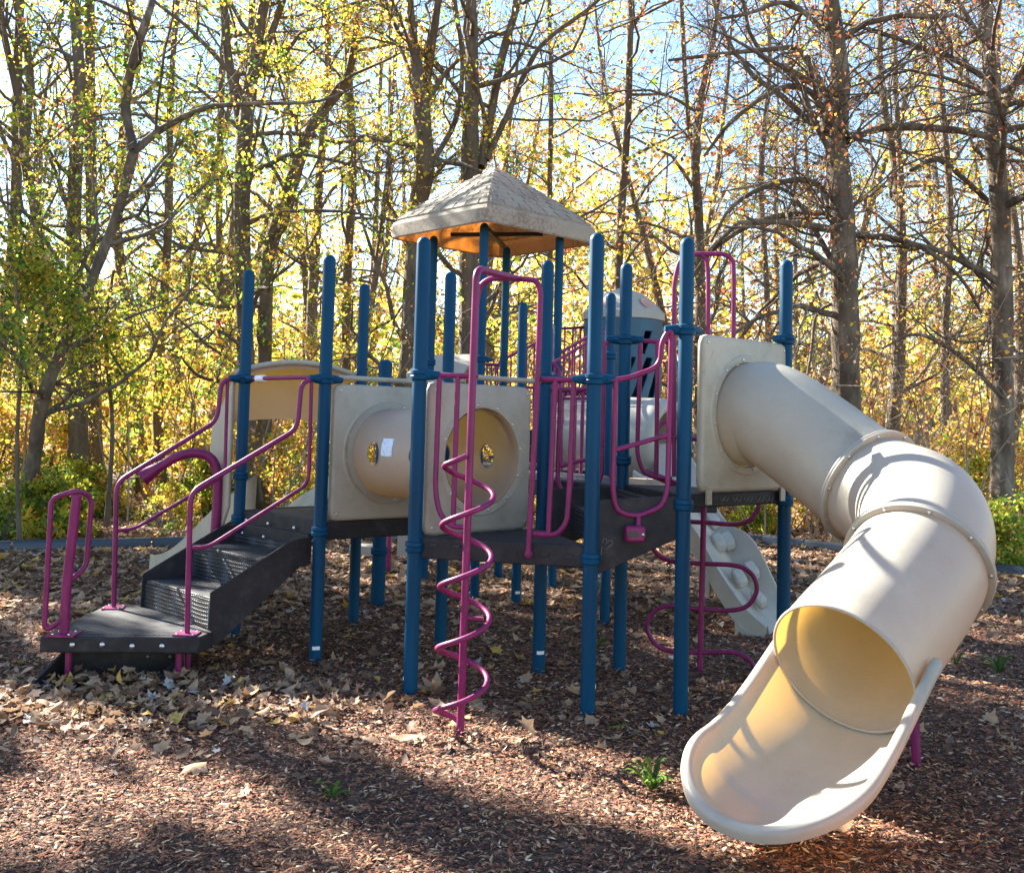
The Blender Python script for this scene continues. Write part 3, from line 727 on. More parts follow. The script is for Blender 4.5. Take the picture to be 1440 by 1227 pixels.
m = MB(); m.lathe([(.50, 3.03), (.535, 3.04), (.535, 3.13), (.50, 3.16), (.40, 3.27), (.25, 3.38), (.08, 3.45), (.01, 3.46)], tc_, sides=10); m.build('dome', greyp, TW, smooth=10)
m = MB()
for k in range(10):
    if k % 2: continue
    a = 2 * math.pi * (k + .5) / 10; p = tc_ + Vector((.43 * math.cos(a), .43 * math.sin(a), 3.24)); m.lathe([(.09, 0), (.08, .004)], p, (math.cos(a), math.sin(a), .8), 16)
each_piece(m, 'dome_panel', noisy(mat('pink_patch', rough=.6), [(.3, (.45, .22, .18)), (.7, (.6, .36, .3))], 8, 3), TW)
# climbing stair with rails between the roofed deck and the tower
BK = empty('back_stairs', (.8, 12, 1.3), PS)
def barrail(pts, nb, drop=.78, r=.014):
    m = MB(); P = [Vector(p) for p in pts]; m.tube(fillet(P, .06), r * 1.25, 10); m.tube([p - Vector((0, 0, drop)) for p in P], r, 8)
    tot = 0
    for a, b in zip(P, P[1:]):
        k = max(1, int((b - a).length / .125))
        for j in range(k): q = a.lerp(b, (j + .5) / k); m.tube([q, q - Vector((0, 0, drop))], r * .75, 8)
    return m.build('railing', purple, BK)
barrail([aty(698, 524, 11.9), aty(702, 508, 11.95), aty(757, 481, 12.4), aty(789, 462, 12.8), aty(822, 460, 13.1)], 9)
barrail([aty(752, 520, 10.9), aty(758, 511, 10.95), aty(789, 495, 11.3), aty(848, 462, 12.2)], 9)
barrail([aty(774, 512, 10.3), aty(800, 497, 10.5), aty(852, 466, 10.9)], 9, 1.55, .012)
barrail([aty(782, 560, 9.4), aty(856, 560, 9.6)], 7, .95, .013)
barrail([aty(690, 545, 10.4), aty(752, 545, 10.5)], 5, .7, .012)
barrail([aty(682, 512, 11.0), aty(700, 513, 11.4)], 2)
m = MB()
for k in range(5):
    c = Vector((.45, 11.2, 1.30)).lerp(Vector((1.0, 12.4, 2.0)), k / 4); m.box(c, (.85, .3, .04), (.91, -.41, 0)); m.box(c + Vector((-.06, -.14, .08)), (.85, .02, .15), (.91, -.41, 0))
each_piece(m, 'step', rubber, BK)
# short barrier by H / R2
railing([[(766, 512), (778, 510), (787, 520), (790, 660)], [(766, 545), (830, 552)], [(776, 545), (770, 700)], [(820, 552), (816, 690)]], pick(M_, (M_[0] - 1, M_[1] + .25)), fr=.06)
m = MB()
for k in range(3): m.box(aty(808, 668 + 15 * k, 9.6 - .05 * k), (.45, .10, .085), (1, .1, 0))
each_piece(m, 'lattice_step', rubber, PS)
m = MB()
for k in range(3): m.box(aty(808, 659.5 + 15 * k, 9.54 - .05 * k), (.45, .03, .018), (1, .1, 0))
each_piece(m, 'sunlit_nosing', tanpanel, PS)  # pale strips stand in for sunlight on the step edges
# far slide hood, sunlit, left of the roofed deck
hs = empty('hooded_slide', (-.9, 12.2, 1.5), PS)
q = [aty(573, 523, 12.1), aty(652, 524, 12.0), aty(672, 497, 12.55), aty(597, 499, 12.6)]
m = MB(); m.add(q + [p + Vector((0, .5, .0)) for p in q[:2]] + [p + Vector((0, 0, -.02)) for p in q[:2]], [(0, 1, 2, 3), (3, 2, 5, 4), (0, 3, 4), (1, 5, 2), (0, 6, 7, 1)])
m.box((q[0] + q[1]) / 2 + Vector((0, .25, -.06)), (.68, .5, .1)); m.build('hood', greyp, hs, bevel=.01)
m = MB(); m.box(aty(571, 760, 11.5) + Vector((0, 0, 0)), (.16, .3, .30)); m.box(aty(512, 772, 11.8), (.30, .3, .10)); each_piece(m, 'chute_wall', greyp, hs)
m = MB(); a_ = aty(546, 798, 11.6); m.tube([Vector((a_.x, a_.y, -.05)), Vector((a_.x, a_.y, .9))], .03, 10); m.build('leg', purple, hs)
# low purple bars under the decks at the back
m = MB(); m.tube([aty(680, 776, 9.9), aty(760, 788, 10.2)], .02, 8); m.build('cross_bar', purple, PS)

# ------------------------------------------------------------------ talk tube
tt0 = aty(304, 760, 8.1); TTu = MB()
base = Vector((tt0.x - .02, tt0.y, 0))
pp = [aty(302, 760, 8.1), aty(306, 690, 8.1), aty(303, 655, 8.1), aty(290, 640, 8.08), aty(268, 637, 8.05), aty(245, 644, 8.02), aty(228, 654, 8.0)]
cp = [Vector((pp[0].x, pp[0].y, -.1))] + catmull(pp, 6)
tt = TTu.tube(cp, .038, 16).build('talk_tube', purple, origin=(pp[0].x, pp[0].y, 0))
m = MB(); dd = (cp[-1] - cp[-2]).normalized(); m.lathe([(.038, -.02), (.042, .05), (.062, .14), (.072, .17), (.066, .17), (.03, .03)], cp[-1], dd, 24); m.build('horn', purple, tt)
tag(tt, 'purple ground mounted talk tube with a flared horn behind the stairs', 'talk tube')
exec_marker = True

# ================================================================== setting
def gh_(x, y):
    x = np.asarray(x, float); y = np.asarray(y, float)
    return .018 * np.sin(x * 1.7 + .6 * np.sin(y * 1.1)) * np.cos(y * 1.3 + .4) + .012 * np.sin(x * 4.1 + y * 2.3) * np.sin(y * 3.7 - x) - .01
mulch = mat('mulch', rough=.95)
b = mulch.node_tree.nodes['Principled BSDF']
tc = N(mulch, 'ShaderNodeTexCoord')
vo = N(mulch, 'ShaderNodeTexVoronoi', Scale=42.0); mp = N(mulch, 'ShaderNodeMapping'); mp.inputs['Scale'].default_value = (1, 1.6, 1)
LK(mulch, tc, 'Object', mp, 'Vector'); n0 = N(mulch, 'ShaderNodeTexNoise', Scale=20.0, Detail=4); LK(mulch, mp, 'Vector', n0, 'Vector')
va = N(mulch, 'ShaderNodeMix', data_type='VECTOR'); va.inputs[0].default_value = .08
mulch.node_tree.links.new(mp.outputs[0], va.inputs[4]); mulch.node_tree.links.new(n0.outputs['Color'], va.inputs[5]); mulch.node_tree.links.new(va.outputs[1], vo.inputs['Vector'])
rp = N(mulch, 'ShaderNodeValToRGB'); e = rp.color_ramp.elements; e[0].position = .1; e[0].color = (.04, .017, .012, 1); e[1].position = .95; e[1].color = (.34, .18, .10, 1)
x = e.new(.55); x.color = (.10, .05, .033, 1)
LK(mulch, vo, 'Color', rp, 'Fac'); LK(mulch, rp, 'Color', b, 'Base Color')
bp = N(mulch, 'ShaderNodeBump', Strength=1, Distance=.02); LK(mulch, vo, 'Distance', bp, 'Height'); LK(mulch, bp, 'Normal', b, 'Normal')
def axis_pts(a, fine, c, lim):
    out = [a]; st_ = fine
    while out[-1] < lim: out.append(out[-1] + st_); st_ *= c
    return out
xp = axis_pts(0, .09, 1.022, 900); xs = np.array([-t for t in xp[:0:-1]] + xp)
ys = np.array([-t + 2 for t in axis_pts(0, .5, 1.3, 300)[:0:-1]] + [2 + t for t in axis_pts(0, .07, 1.018, 1500)])
X_, Y_ = np.meshgrid(xs, ys); Z_ = gh_(X_, Y_)
V = np.stack([X_.ravel(), Y_.ravel(), Z_.ravel()], 1); nx = len(xs); ny = len(ys)
ii, jj = np.meshgrid(np.arange(ny - 1), np.arange(nx - 1), indexing='ij'); a = (ii * nx + jj).ravel()
gr = npmesh('ground', V, np.stack([a, a + 1, a + nx + 1, a + nx], 1), np.zeros(len(a)), [mulch]); tag(gr, kind='structure')
gr.data.polygons.foreach_set('use_smooth', [True] * len(gr.data.polygons))

# ---- wood chips
chipm = [noisy(mat('chip_' + n_, rough=.9), [(.3, c0), (.7, c1)], 30, 2) for n_, c0, c1 in (
    ('dark', (.035, .014, .010), (.08, .036, .024)), ('red', (.21, .07, .036), (.35, .14, .07)), ('brown', (.36, .19, .10), (.55, .32, .17)), ('pale', (.62, .44, .27), (.80, .60, .41)))]
def scatter_frust(n, ymin, ymax, bias, margin=.56):
    u = rg.random(n); y = ymin * (ymax / ymin) ** (u ** bias); x = (rg.random(n) * 2 - 1) * (margin * y + .3); return x, y
def chips(name, n, ymin, ymax, size, bias, label):
    x, y = scatter_frust(n, ymin, ymax, bias); zx = np.zeros(n)
    k0 = 0
    for q in (A, B, Cc, D, E_, F_, G, H, I_, J, L_, M_, K, (SB.x, SB.y), (lg.x, lg.y)):
        r_ = .05 + .13 * rg.random(130) ** 1.4; a_ = rg.random(130) * 6.283; x[k0:k0 + 130] = q[0] + r_ * np.cos(a_); y[k0:k0 + 130] = q[1] + r_ * np.sin(a_); zx[k0:k0 + 130] = .032 * (1 - (r_ - .05) / .13) * rg.random(130); k0 += 130
    L = size * (.5 + rg.random(n) ** 2 * 1.6) * (1 + (y - 3) * .05); Wd = L * (.16 + .22 * rg.random(n)); a = rg.random(n) * math.pi
    til = rg.normal(0, .28, n); rl = rg.normal(0, .5, n)
    d = np.stack([np.cos(a) * np.cos(til), np.sin(a) * np.cos(til), np.sin(til)], 1); s_ = np.stack([-np.sin(a) * np.cos(rl), np.cos(a) * np.cos(rl), np.sin(rl)], 1)
    c = np.stack([x, y, gh_(x, y) + .006 + zx + rg.random(n) * .012], 1); L = L[:, None] / 2; Wd = Wd[:, None] / 2; up_ = np.array([[0, 0, 1.]]) * Wd * .7
    P = [c - d * L - s_ * Wd * .6, c - d * L * .3 - s_ * Wd, c + d * L, c - d * L * .2 + s_ * Wd, c + up_ + d * L * .1, c + up_ * .8 - d * L * .8]
    V = np.stack(P, 1).reshape(-1, 3); o = np.arange(n)[:, None] * 6
    F = np.concatenate([o + np.array([[0, 1, 4, 5]]), o + np.array([[1, 2, 4, 4]])[:, :4] * 0 + np.array([[1, 2, 4, 1]])], 0) if False else None
    T = np.concatenate([o + np.array([[0, 1, 5]]), o + np.array([[1, 4, 5]]), o + np.array([[1, 2, 4]]), o + np.array([[2, 3, 4]]), o + np.array([[3, 5, 4]]), o + np.array([[3, 0, 5]])], 0)
    mi = rg.choice(4, n, p=[.40, .38, .17, .05]); ob = npmesh(name, V, T, np.tile(mi, 6), chipm); tag(ob, label, 'mulch', kind='stuff'); return ob
chips('mulch_chips', 230000, 3.1, 15.5, .023, .85, 'reddish brown wood mulch chips covering the ground')

# ---- fallen leaves: lobed, curled
def leaf_template(kind):
    if kind == 0: ang = [-90, -60, -35, -15, 10, 32, 50, 70, 90, 110, 130, 148, 170, 195, 215, 240]; rad = [.30, .55, .66, .48, .86, .64, .70, .62, 1.0, .60, .70, .64, .88, .48, .66, .55]
    elif kind == 1: ang = [-90, -50, -20, 15, 40, 60, 90, 120, 140, 165, 200, 230]; rad = [.7, .5, .78, .52, .8, .5, .95, .52, .76, .5, .8, .5]
    else: ang = [-90, -60, -30, 0, 30, 60, 90, 120, 150, 180, 210, 240]; rad = [.95, .62, .50, .48, .52, .65, 1.0, .65, .52, .48, .5, .62]
    r = [(0, 0)] + [(rr * math.cos(R(a)), rr * math.sin(R(a))) for a, rr in zip(ang, rad)]
    mid_ = [(.45 * rr * math.cos(R(a)), .45 * rr * math.sin(R(a))) for a, rr in zip(ang, rad)]
    n = len(ang); P = np.array(r + mid_); F = []
    for k in range(n):
        k2 = (k + 1) % n; F.append((0, 1 + n + k, 1 + n + k2)); F.append((1 + n + k, 1 + k, 1 + k2)); F.append((1 + n + k, 1 + k2, 1 + n + k2))
    return P, np.array(F)
def leaf_batch(x, y, size, mi, mats, name, curl=.85, lift=.006, z=None, flat=.24):
    n = len(x); kinds = rg.integers(0, 3, n); VV = []; FF = []; MM = []; off = 0
    for k in range(3):
        P, F = leaf_template(k); s = np.where(kinds == k)[0]
        if len(s) == 0: continue
        m_ = len(s); px = np.repeat(P[None, :, 0], m_, 0) * (.8 + .3 * rg.random((m_, 1))); py = np.repeat(P[None, :, 1], m_, 0)
        c1 = rg.normal(.35, .35, (m_, 1)) * curl; c2 = rg.normal(.2, .3, (m_, 1)) * curl; c3 = rg.normal(0, .25, (m_, 1)) * curl
        pz = c1 * px ** 2 + c2 * py ** 2 + c3 * px * py + .10 * np.sin(px * 7 + rg.random((m_, 1)) * 6) * np.abs(px) + .05
        a = rg.random((m_, 1)) * 6.283; tx = rg.normal(0, flat, (m_, 1)); ty = rg.normal(0, flat, (m_, 1))
        X = px * np.cos(a) - py * np.sin(a); Y = px * np.sin(a) + py * np.cos(a); Z = pz
        Y, Z = Y * np.cos(tx) - Z * np.sin(tx), Y * np.sin(tx) + Z * np.cos(tx); X, Z = X * np.cos(ty) - Z * np.sin(ty), X * np.sin(ty) + Z * np.cos(ty)
        sz = size[s][:, None]; Z = Z - Z.min(1, keepdims=True) * .75
        zz_ = gh_(x[s], y[s])[:, None] if z is None else z[s][:, None]
        V = np.stack([X * sz + x[s][:, None], Y * sz + y[s][:, None], Z * sz + zz_ + lift], 2).reshape(-1, 3)
        o = (np.arange(m_) * P.shape[0])[:, None, None] + F[None]; FF.append(o.reshape(-1, 3) + off); VV.append(V); MM.append(np.repeat(mi[s], len(F))); off += len(V)
    return npmesh(name, np.concatenate(VV), np.concatenate(FF), np.concatenate(MM), mats)
def dry(name, c0, c1, c2, tr=.2):
    m = noisy(mat(name, rough=.75), [(.25, c0), (.5, c1), (.75, c2)], 18, 5, .6, bump=.3, bscale=60, dist=.003)
    b = m.node_tree.nodes['Principled BSDF']; o = m.node_tree.nodes['Material Output']
    t = N(m, 'ShaderNodeBsdfTranslucent'); t.inputs['Color'].default_value = (*c2, 1); x = N(m, 'ShaderNodeMixShader'); x.inputs[0].default_value = tr
    LK(m, b, 0, x, 1); LK(m, t, 0, x, 2); m.node_tree.links.new(x.outputs[0], o.inputs[0]); return m
dl = [dry('dry_leaf_tan', (.27, .155, .09), (.42, .265, .155), (.54, .365, .23)), dry('dry_leaf_brown', (.09, .05, .03), (.16, .09, .055), (.25, .15, .09)),
      dry('dry_leaf_grey', (.30, .28, .27), (.42, .40, .38), (.55, .53, .50)), dry('dry_leaf_gold', (.42, .22, .05), (.55, .33, .07), (.65, .45, .12))]
def keep_(x, y, p):
    k = rg.random(len(x)) < p; return x[k], y[k]
# litter thick at the back and round the low platform, thin in front
x, y = scatter_frust(52000, 4.2, 26, .5, .62)
dpl = np.hypot((x + 2.4) / 1.5, (y - 6.1) / .75); core = np.hypot((x - .2) / 2.2, (y - 7.6) / 1.6)
lit = np.clip((y - 8.0) / 3.0, 0, 1) * .9 + .11 * np.exp(-core ** 2) + .02 + np.where((x < -1.8) & (y > 6.6), .55, 0) * np.clip((y - 6.4) / 2, 0, 1)
x, y = keep_(x, y, np.clip(lit, 0, 1)); n = len(x)
o = leaf_batch(x, y, (.028 + .05 * rg.random(n) ** 1.6) * np.clip(y / 8, 1, 1.3), rg.choice(4, n, p=[.47, .46, .02, .05]), dl, 'leaf_litter'); tag(o, 'dry fallen leaves strewn thickly over the mulch', 'fallen leaves', kind='stuff')
n = 1250; x = -2.25 + rg.normal(0, .70, n); y = 6.12 + rg.normal(0, .36, n)
k = (y < 6.62) | (x < -2.95) | (x > -1.8); x = x[k]; y = y[k]; n = len(x)
o = leaf_batch(x, y, .024 + .042 * rg.random(n) ** 1.4, rg.choice(4, n, p=[.52, .38, .06, .04]), dl, 'leaf_drift', 1.0, flat=.32, z=gh_(x, y) + .02 + .13 * rg.random(n) * np.exp(-(((x + 2.4) / .42) ** 2 + ((y - 6.42) / .22) ** 2))); tag(o, 'drift of curled tan and grey leaves before the low platform', 'fallen leaves', kind='stuff')
n = 420; x = -.2 + rg.normal(0, 1.5, n); y = 6.3 + rg.normal(0, .85, n); k = y > 4.9; x = x[k]; y = y[k]; n = len(x)
o = leaf_batch(x, y, .03 + .05 * rg.random(n) ** 1.5, rg.choice(4, n, p=[.56, .37, .04, .03]), dl, 'scattered_leaves'); tag(o, 'leaves scattered among the posts of the near deck', 'fallen leaves', kind='stuff')
# single large leaves one can point at
for u, v, s, mi_, lab in [(275, 1077, .095, 0, 'large curled tan leaf alone on the mulch below the low platform'), (1183, 1162, .09, 0, 'crumpled brown leaf against the right foot of the slide scoop'),
                          (1054, 1187, .085, 0, 'tan leaf under the front lip of the slide scoop'), (566, 1032, .085, 0, 'tan leaf between the leftmost near post and the corkscrew pole'),
                          (548, 985, .10, 0, 'broad tan leaf left of the tall near post'), (612, 968, .13, 0, 'biggest tan leaf, just right of the foot of the tall near post'),
                          (742, 1030, .10, 0, 'rounded tan leaf right of the corkscrew pole'), (806, 971, .075, 0, 'small tan leaf touching the post right of the corkscrew pole'),
                          (405, 945, .09, 0, 'tan leaf on dark mulch between the low platform and the first post'), (866, 1020, .07, 4, 'single narrow green leaf lying before the post right of the corkscrew pole')]:
    p = atz(u, v, .02); o = leaf_batch(np.array([0.]), np.array([0.]), np.array([s]), np.array([mi_]), dl + [L_grn], 'fallen_leaf', 1.2, .008, np.array([0.]), .25)
    o.location = (p.x, p.y, float(gh_(p.x, p.y)) + .01); tag(o, lab, 'leaf', 'large leaves lying on the mulch')

# ---- weeds
def weed(u, v, rad_, nl, lab):
    p = atz(u, v, 0); z0 = float(gh_(p.x, p.y)); m = MB()
    for k in range(nl):
        a = rnd.random() * 6.283; L = rad_ * rnd.uniform(.6, 1.1); h = rad_ * rnd.uniform(.3, 1.0); d = Vector((math.cos(a), math.sin(a), 0)); s = Vector((-d.y, d.x, 0)); w = L * rnd.uniform(.10, .17)
        pr = [(0, 0, .2), (.3, .5, .8), (.5, .8, .45), (.62, .92, 1.0), (.8, .98, .4), (.9, .95, .8), (1.05, .85, .02)]
        m.grid([[d * (L * t) + Vector((0, 0, h * q + .01)) + s * (w * ww * sg) + Vector((0, 0, abs(sg) * w * .3)) for sg in (-1, 0, 1)] for t, q, ww in pr], mi=rnd.choice([0, 0, 1]))
    o = m.build('weed', [L_dgr, L_grn]); o.location = (p.x, p.y, z0); tag(o, lab, 'weed', 'small weeds growing in the mulch')
weed(916, 1112, .13, 22, 'leafy green weed left of the slide scoop, largest of the weeds'); weed(468, 1114, .085, 12, 'low green weed in the shade at the lower left')
weed(1405, 945, .14, 16, 'green weed in the mulch at the right edge'); weed(1345, 935, .09, 9, 'small weed between the tube slide and the right edge')
weed(842, 906, .08, 9, 'small yellowish weed near the foot of the serpentine climber')

# ---- playground border
bp_ = [Vector(p) for p in [(-16, 10.2, 0), (-9.5, 11.3, 0), (-6.07, 12.7, 0), (-3.9, 13.75, 0), (-1.5, 15.0, 0), (.95, 16.0, 0), (2.8, 16.1, 0), (4.4, 15.2, 0), (6.05, 13.0, 0), (7.6, 11.2, 0), (10, 9.4, 0)]]
bo = empty('playground_border', (0, 14, 0)); tag(bo, 'low black plastic edging curving behind the play structure', 'border')
cb = catmull(bp_, 6); edgem = mat('edging_plastic', (.03, .045, .065), .3)
for k in range(0, len(cb) - 2, 2):
    a, c_ = cb[k], cb[min(k + 2, len(cb) - 1)]; d = (c_ - a).normalized(); m = MB(); L = (c_ - a).length - .03; s = Vector((-d.y, d.x, 0))
    pr = [(-.06, -.05), (-.06, .08), (-.045, .105), (-.02, .115), (.02, .115), (.045, .105), (.06, .08), (.06, -.05)]
    rows = [[a + d * t + s * x_ + Vector((0, 0, z_)) for x_, z_ in pr] for t in (0, L)]
    m.grid(rows); m.add(rows[0], [tuple(range(8))]); m.add(rows[1], [tuple(range(8))[::-1]]); m.build('edging_section', edgem, bo)

# ------------------------------------------------------------------ trees
def rvec(s=1.0): return Vector((rnd.gauss(0, s), rnd.gauss(0, s), rnd.gauss(0, s)))
class Tree:
    def __init__(s): s.wood = MB(); s.anch = []
    def limb(s, p0, d, L, r0, lev, P):
        nseg = 3 if lev == 0 else (5 if lev == 1 else 7); pts = [p0]; rs = [r0]; d = d.normalized(); p = Vector(p0)
        for i in range(nseg):
            t = (i + 1) / nseg
            d = (d + rvec(P['wig'] * (1.3 if lev == 0 else 1)) + Vector((0, 0, P['lift'] * (1 - t) - P['droop'] * t)) * (1.0 / nseg)).normalized()
            p = p + d * (L / nseg); pts.append(p.copy()); rs.append(r0 * (1 - t * .78))
        s.wood.tube(pts, rs, 3 if lev == 0 else (4 if lev == 1 else 6), cap=False)
        if lev == 0: s.anch += [pts[-1], pts[-2]] if P.get('dense') else [pts[-1]]; return
        nb = P['nb'][lev]; n = max(1, int(nb * rnd.uniform(.7, 1.3)))
        for k in range(n):
            t = rnd.uniform(.18, 1.0); i = min(nseg - 1, int(t * nseg)); q = pts[i].lerp(pts[i + 1], t * nseg - i); dd = (pts[i + 1] - pts[i]).normalized()
            side = dd.cross(rvec()).normalized(); nd = (dd * rnd.uniform(.35, .9) + side * rnd.uniform(.6, 1)).normalized()
            s.limb(q, nd, L * rnd.uniform(.30, .55) * (1.1 - .4 * t), max(.0035, rs[i] * rnd.uniform(.35, .6)), lev - 1, P)
    def trunk(s, pts, rs, P, n_l, z0=1.5, z1=12, sides=10):
        s.wood.tube(pts, rs, sides, cap=False)
        zs = [p.z for p in pts]
        for k in range(n_l):
            z = z0 + (z1 - z0) * ((k + rnd.random()) / n_l); i = 0
            while i < len(pts) - 2 and pts[i + 1].z < z: i += 1
            den = (pts[i + 1].z - pts[i].z) or 1; t = min(1, max(0, (z - pts[i].z) / den)); q = pts[i].lerp(pts[i + 1], t); rr = rs[i]
            a = rnd.random() * 6.283; el = P['el'] + rnd.gauss(0, .2); d = Vector((math.cos(a) * math.cos(el), math.sin(a) * math.cos(el), math.sin(el)))
            s.limb(q, d, P['len'] * rnd.uniform(.5, 1.15), min(rr * .42, P['len'] * .014), P['lev'], P)
def leafquads(cent, size, n_each, spread):
    c = np.repeat(cent, n_each, 0) + rg.normal(0, spread, (len(cent) * n_each, 3)); n = len(c)
    a = rg.normal(0, 1, (n, 3)); a /= np.linalg.norm(a, axis=1, keepdims=True); b_ = rg.normal(0, 1, (n, 3)); b_ -= a * (a * b_).sum(1, keepdims=True); b_ /= np.linalg.norm(b_, axis=1, keepdims=True)
    s = size * (.4 + 1.4 * rg.random((n, 1)) ** 1.7); cr_ = np.cross(a, b_)
    V = np.stack([c - a * s * .6, c + b_ * s * .42 + cr_ * s * .12 - a * s * .05, c + a * s * .6, c - b_ * s * .42 + cr_ * s * .12 - a * s * .05], 1).reshape(-1, 3)
    return V, (np.arange(n)[:, None] * 4 + np.array([[0, 1, 2, 3]]))
def crown(anch, size, each, spread, wts, parent, name='crown', frac=1.0, clump=True):
    c = np.array([tuple(a) for a in anch])
    if clump and len(c) > 50:
        ph = rg.random(3) * 6; f_ = np.sin(c[:, 0] * 2.1 + ph[0] + np.sin(c[:, 2] * 1.7)) + np.sin(c[:, 1] * 2.3 + ph[1]) + np.sin(c[:, 2] * 2.0 + ph[2] + np.sin(c[:, 0] * 1.3))
        c = c[f_ + rg.normal(0, .5, len(c)) > .1]; each = int(each * 1.8)
    if frac < 1: c = c[rg.random(len(c)) < frac]
    if len(c) == 0: return None
    size = size * .82; each = each * 2; spread = spread * .6; V, F = leafquads(c, size, each, spread); p = np.array(wts, float); p /= p.sum(); mi = rg.choice(9, len(F), p=p)
    if clump:
        cm = np.repeat(rg.choice(9, len(c), p=p), each); mi = np.where(rg.random(len(mi)) < .6, cm, mi)
    return npmesh(name, V, F, mi, LM, parent)
#             yel gold ygr grn dgr org brn tan pale
W_YEL = [4.5, 3, 3.5, 2.2, .6, 1.8, .4, .4, 1]; W_GRN = [2, .8, 4, 3.5, 1.6, .2, 0, .1, .3]; W_SYC = [.7, .9, .3, .2, .1, 1.6, 4.5, 1.6, .6]; W_ORG = [3, 2.4, 1.6, .8, .2, 2, .6, .8, 2.6]; W_MIX = [4, 2.4, 3, 2.4, .8, .9, .3, .5, .8]
P_UP = dict(wig=.20, lift=.35, droop=.08, nb=[0, 7, 6, 5], el=.55, len=3.2, lev=2)
P_FINE = dict(wig=.24, lift=.25, droop=.15, nb=[0, 8, 8, 6], el=.45, len=3.4, lev=2)
P_ARCH = dict(wig=.24, lift=.55, droop=1.15, nb=[0, 8, 10, 6], el=.35, len=4.2, lev=2)
def px_path(path, Y, ztop=12.5):
    pts = []; rs = []
    for k, (u, v, w) in enumerate(path):
        p = aty(u, v, Y + .25 * math.sin(k * 1.7)); r = w * Y / CF / 2
        if k == 0 and v > 700: p.z = -.15
        pts.append(p); rs.append(r)
    if path[-1][1] <= 5:
        d = (pts[-1] - pts[-2]).normalized(); d = (d + Vector((0, 0, .4))).normalized(); r = rs[-1]; p = pts[-1]
        while p.z < ztop: d = (d + rvec(.05)).normalized(); p = p + d * 1.1; r *= .84; pts.append(p.copy()); rs.append(r)
    out = catmull(pts, 4); ro = []
    for i in range(len(pts) - 1): ro += [rs[i] * (1 - j / 4) + rs[i + 1] * j / 4 for j in range(4)]
    ro.append(rs[-1]); ro = [r * (1 + .06 * math.sin(i * 2.3)) for i, r in enumerate(ro)]; return out, ro
def main_tree(paths, Y, P, n_l, label, wts, size=.055, each=3, spread=.13, frac=.7, bk=bark, z0=2.0, ivy=0, name='tree', cat='tree', group='trees standing behind the playground'):
    t = Tree(); base = None
    for k, pa in enumerate(paths):
        pts, rs = px_path(pa, Y)
        if base is None: base = Vector((pts[0].x, pts[0].y, 0)); rs[0] *= 1.35; rs[1] *= 1.15
        t.trunk(pts, rs, P, n_l if k == 0 else max(2, int(n_l * .45)), max(z0, pts[0].z + .3), max(min(9.5, pts[-1].z - .5), z0 + .5))
        if ivy and k <= 1:
            for _ in range(ivy):
                i = rnd.randrange(len(pts) - 1); q = pts[i].lerp(pts[i + 1], rnd.random()); a = rnd.random() * 6.283
                if q.z > .8: t.anch.append(q + Vector((math.cos(a), math.sin(a), 0)) * (rs[i] + .04))
    root = empty(name, base); tag(root, label, cat, group)
    for v_i in range(0): pass
    w = t.wood; o = w.build('trunk', bk, root, smooth=80)
    c = crown([a for a in t.anch], size, each, spread, wts, None, frac=frac); 
    if c: par(c, root); c.data.transform(Matrix.Translation(-Vector((0, 0, 0))))
    return root

T = main_tree
T([[(8, 760, 27), (45, 660, 21), (58, 570, 19), (92, 480, 16), (132, 385, 15), (165, 300, 14), (188, 213, 15)], [(188, 213, 14), (176, 150, 15), (186, 90, 13), (205, 30, 12), (214, 0, 11)], [(188, 213, 12), (230, 180, 10), (290, 152, 8), (360, 146, 6), (450, 142, 4), (520, 112, 2.5)]],
  13.8, P_FINE, 18, 'pale leaning tree forking low, at the left edge behind the grab handle', W_GRN, .06, 4, .16, .9, bk=barkp, z0=1.4)
T([[(62, 740, 15), (66, 500, 15), (55, 330, 15), (36, 230, 13), (30, 160, 12), (8, 60, 9), (0, 5, 8)], [(36, 215, 9), (42, 100, 11), (22, 0, 10)]], 19, P_UP, 12, 'grey forked tree behind the leaning tree at the left edge', W_GRN, .07, 3, .16, .6)
T([[(30, 742, 6), (24, 620, 5.5), (30, 500, 5), (22, 400, 4), (34, 330, 3)]], 12.9, dict(P_FINE, len=1.5), 13, 'young green-leaved tree in front of the leaning tree', W_GRN, .055, 5, .14, 1, z0=1.9)
T([[(150, 735, 7), (158, 600, 6), (148, 470, 5), (160, 380, 4)]], 15.2, dict(P_FINE, len=1.6), 11, 'young green-leaved tree behind the left stair rail', W_GRN, .055, 5, .14, 1, z0=1.6)
T([[(112, 735, 30), (108, 500, 26), (104, 300, 19), (112, 120, 16), (104, 0, 15)]], 18, P_UP, 15, 'straight thick tree, left one of the tall pair behind the grab handle', W_MIX, .06, 3, .15, .7, ivy=120)
T([[(134, 735, 22), (132, 500, 18), (128, 250, 16), (126, 0, 13)]], 20, P_UP, 13, 'straight dark tree, right one of the tall pair behind the grab handle', W_YEL, .065, 3, .16, .6)
T([[(196, 735, 15), (190, 500, 14), (165, 330, 14), (176, 150, 12), (184, 0, 11)]], 22, P_UP, 12, 'slim tree right of the tall pair, leaning slightly', W_YEL, .07, 3, .17, .8)
T([[(228, 730, 15), (222, 560, 14), (236, 330, 12), (240, 130, 9), (250, 0, 7)]], 21, P_UP, 12, 'slim straight tree left of the first blue post', W_YEL, .07, 3, .17, .8)
T([[(315, 730, 12), (312, 500, 11), (308, 300, 10), (312, 100, 9), (318, 0, 8)]], 24, P_UP, 10, 'thin dark tree just left of the leftmost blue post', W_ORG, .075, 3, .18, .9)
